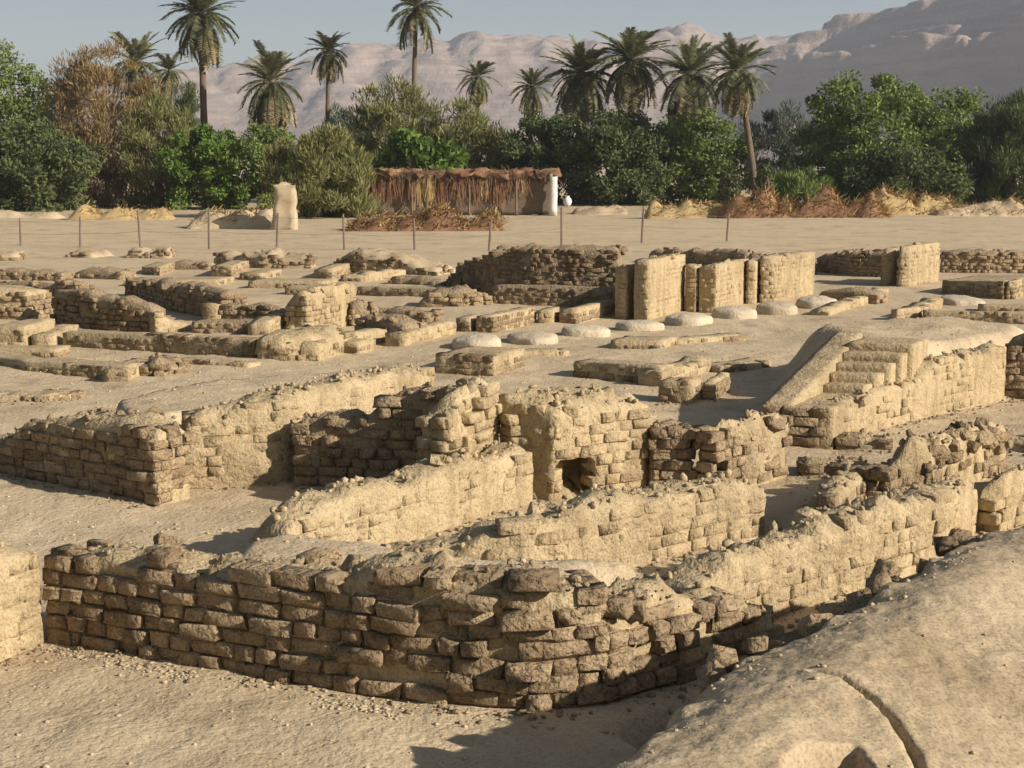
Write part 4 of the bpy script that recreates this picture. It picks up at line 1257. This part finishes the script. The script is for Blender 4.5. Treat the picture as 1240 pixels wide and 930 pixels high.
PALMS = [
    ('tallest palm with full round crown and long bare trunk beside the slim dark tree', 243, 16, 250, 106, 2.75, 44, 12, 0.24),
    ('palm crown rising behind the brown feathery tree', 165, 74, 167, 118, 2.6, 30, 6, 0.2),
    ('small crowned palm on a thin bare trunk behind the grey bush', 398, 60, 396, 112, 1.75, 34, 10, 0.17),
    ('tall slender palm with drooping fronds above the rounded olive tree', 504, 8, 499, 110, 2.5, 28, 4, 0.19),
    ('stout palm with a thick skirt of dry hanging fronds', 328, 98, 328, 104, 2.6, 34, 44, 0.3),
    ('small short palm above the drab olive tree', 578, 92, 578, 114, 1.6, 26, 10, 0.18),
    ('small palm half hidden behind the very dark tree', 644, 104, 644, 115, 1.7, 26, 10, 0.18),
    ('dark shaggy palm, left of the closely set palms behind the dark trees', 704, 88, 706, 108, 3.0, 40, 14, 0.3),
    ('highest palm of the closely set palms behind the dark trees', 764, 72, 764, 107, 2.95, 38, 12, 0.26),
    ('bushy palm with pale hanging skirt above the mid green tree', 836, 88, 834, 106, 3.0, 38, 34, 0.28),
    ('leaning palm with a curved bare trunk above the dark brushwood', 893, 84, 916, 98, 2.3, 34, 14, 0.2),
    ('low thin palm between the brown tree and the slim dark tree', 206, 84, 204, 113, 1.5, 22, 8, 0.16),
]
for i, p in enumerate(PALMS):
    palm(*p, seed=i)

# ================================================================== desert hills
def hills():
    def grid(x0, x1, nx, y0, y1, ny):
        X, Y = np.meshgrid(np.linspace(x0, x1, nx), np.linspace(y0, y1, ny), indexing='ij')
        ids = np.arange(X.size).reshape(X.shape)
        F = np.stack([ids[:-1, :-1], ids[1:, :-1], ids[1:, 1:], ids[:-1, 1:]], -1).reshape(-1, 4)
        return X, Y, F
    # long far range
    X, Y, F = grid(-1700, 1500, 460, 1500, 2500, 230)
    P = np.stack([X, Y, np.zeros_like(X)], -1)
    pxl = CX + X / 2350 * FPX
    ridge_px = np.interp(pxl, [-600, 0, 260, 380, 450, 560, 640, 700, 760, 830, 900, 960, 1400], [155, 116, 84, 76, 60, 52, 50, 50, 40, 40, 42, 28, 0])
    rz = (HOR - ridge_px) / FPX * 2350 * 1.0
    t = (Y - 1560) / 790
    prof = smooth(-0.05, 1.0, t) * 0.55 + 0.45 * smooth(0.35, 0.95, t)
    rid = 1 - np.abs(fbm(P * np.array([0.006, 0.0035, 1]), 5, 71))
    gul = np.abs(fbm(P * np.array([0.016, 0.005, 1]), 4, 79))
    z = rz * prof * (0.80 + 0.20 * rid) + 10 * fbm(P * 0.012, 4, 77) * prof + (18 * gul - 6) * prof * (1 - 0.7 * smooth(0.85, 1.0, t))
    z = z * 0.75 + 0.25 * (np.floor(z / 14) * 14 + 14 * smooth(0.35, 0.85, z / 14 - np.floor(z / 14)))
    z = z + rz * 0.02
    z = z + 5 * fbm(P * 0.035, 4, 83, 0.65) * prof
    z = np.where(t > 1.0, z - (t - 1.0) * 25, z) - 2 + 4 * (t < -0.02) * 0
    z = np.where(t < -0.05, -1.0, z)
    o = link('far_hills', mesh('far_hills', np.stack([X, Y, z], -1).reshape(-1, 3), F, M['rock'])); o['kind'] = 'structure'
    # nearer massif with the shaded cliff
    X, Y, F = grid(-20, 1100, 380, 800, 1850, 340)
    P = np.stack([X, Y, np.zeros_like(X)], -1)
    a = np.array([236.0, 1560.0]); b = np.array([450.0, 1080.0])
    e = (b - a) / np.hypot(*(b - a)); nrm = np.array([-e[1], e[0]])          # into the hill
    n = (X - a[0]) * nrm[0] + (Y - a[1]) * nrm[1]
    al = (X - a[0]) * e[0] + (Y - a[1]) * e[1]
    n = n + 16 * fbm(P * 0.006, 2, 91) + 7 * fbm(P * 0.03, 3, 93)
    n = n - np.maximum(0, -al - 20) * 0.45
    talus = smooth(-210, 0, n) ** 1.3 * (52 + 26 * fbm(P * 0.009, 3, 95))
    talus = talus + 26 * np.exp(-(((X - 395) / 60) ** 2 + ((Y - 1090) / 60) ** 2))
    cliff = smooth(-4, 26, n) * (66 + 6 * fbm(P * 0.03, 3, 97))
    ledge = smooth(50, 330, n) * 70 + smooth(120, 150, n) * 18
    z = talus + cliff + ledge + 4 * fbm(P * 0.035, 4, 99) * smooth(-200, 0, n)
    zt = np.floor(z / 17) * 17 + 17 * smooth(0.45, 0.9, z / 17 - np.floor(z / 17))
    up = smooth(20, 60, n)
    z = z + 4 * fbm(P * 0.05, 4, 107, 0.65) * up
    z = z * (1 - 0.75 * up) + zt * 0.75 * up
    z = z - 14 * smooth(0.25, 0.6, np.abs(fbm(P * np.array([0.02, 0.02, 1]), 3, 103))) * np.exp(-((n - 10) / 22) ** 2)
    z = z * (1 - smooth(1620, 1840, Y) * 0.5) - 3
    o = link('cliff_hill', mesh('cliff_hill', np.stack([X, Y, z], -1).reshape(-1, 3), F, M['rock'])); o['kind'] = 'structure'
hills()

# ================================================================== haze
def haze():
    x0, x1, y0, y1, z0, z1 = -3100, 3100, -450, 4100, -4.5, 330
    V = [(x, y, z) for x in (x0, x1) for y in (y0, y1) for z in (z0, z1)]
    F = [(0, 1, 3, 2), (4, 6, 7, 5), (0, 4, 5, 1), (2, 3, 7, 6), (0, 2, 6, 4), (1, 5, 7, 3)]
    me = bpy.data.meshes.new('haze'); me.from_pydata(V, [], F)
    m = bpy.data.materials.new('haze'); m.use_nodes = True
    nt = m.node_tree; nt.nodes.remove(nt.nodes['Principled BSDF'])
    v = nt.nodes.new('ShaderNodeVolumePrincipled')
    v.inputs['Color'].default_value = (0.78, 0.87, 1.0, 1)
    v.inputs['Density'].default_value = 0.00019
    v.inputs['Anisotropy'].default_value = 0.2
    nt.links.new(v.outputs[0], nt.nodes['Material Output'].inputs['Volume'])
    me.materials.append(m)
    o = link('haze', me); o['kind'] = 'stuff'
haze()
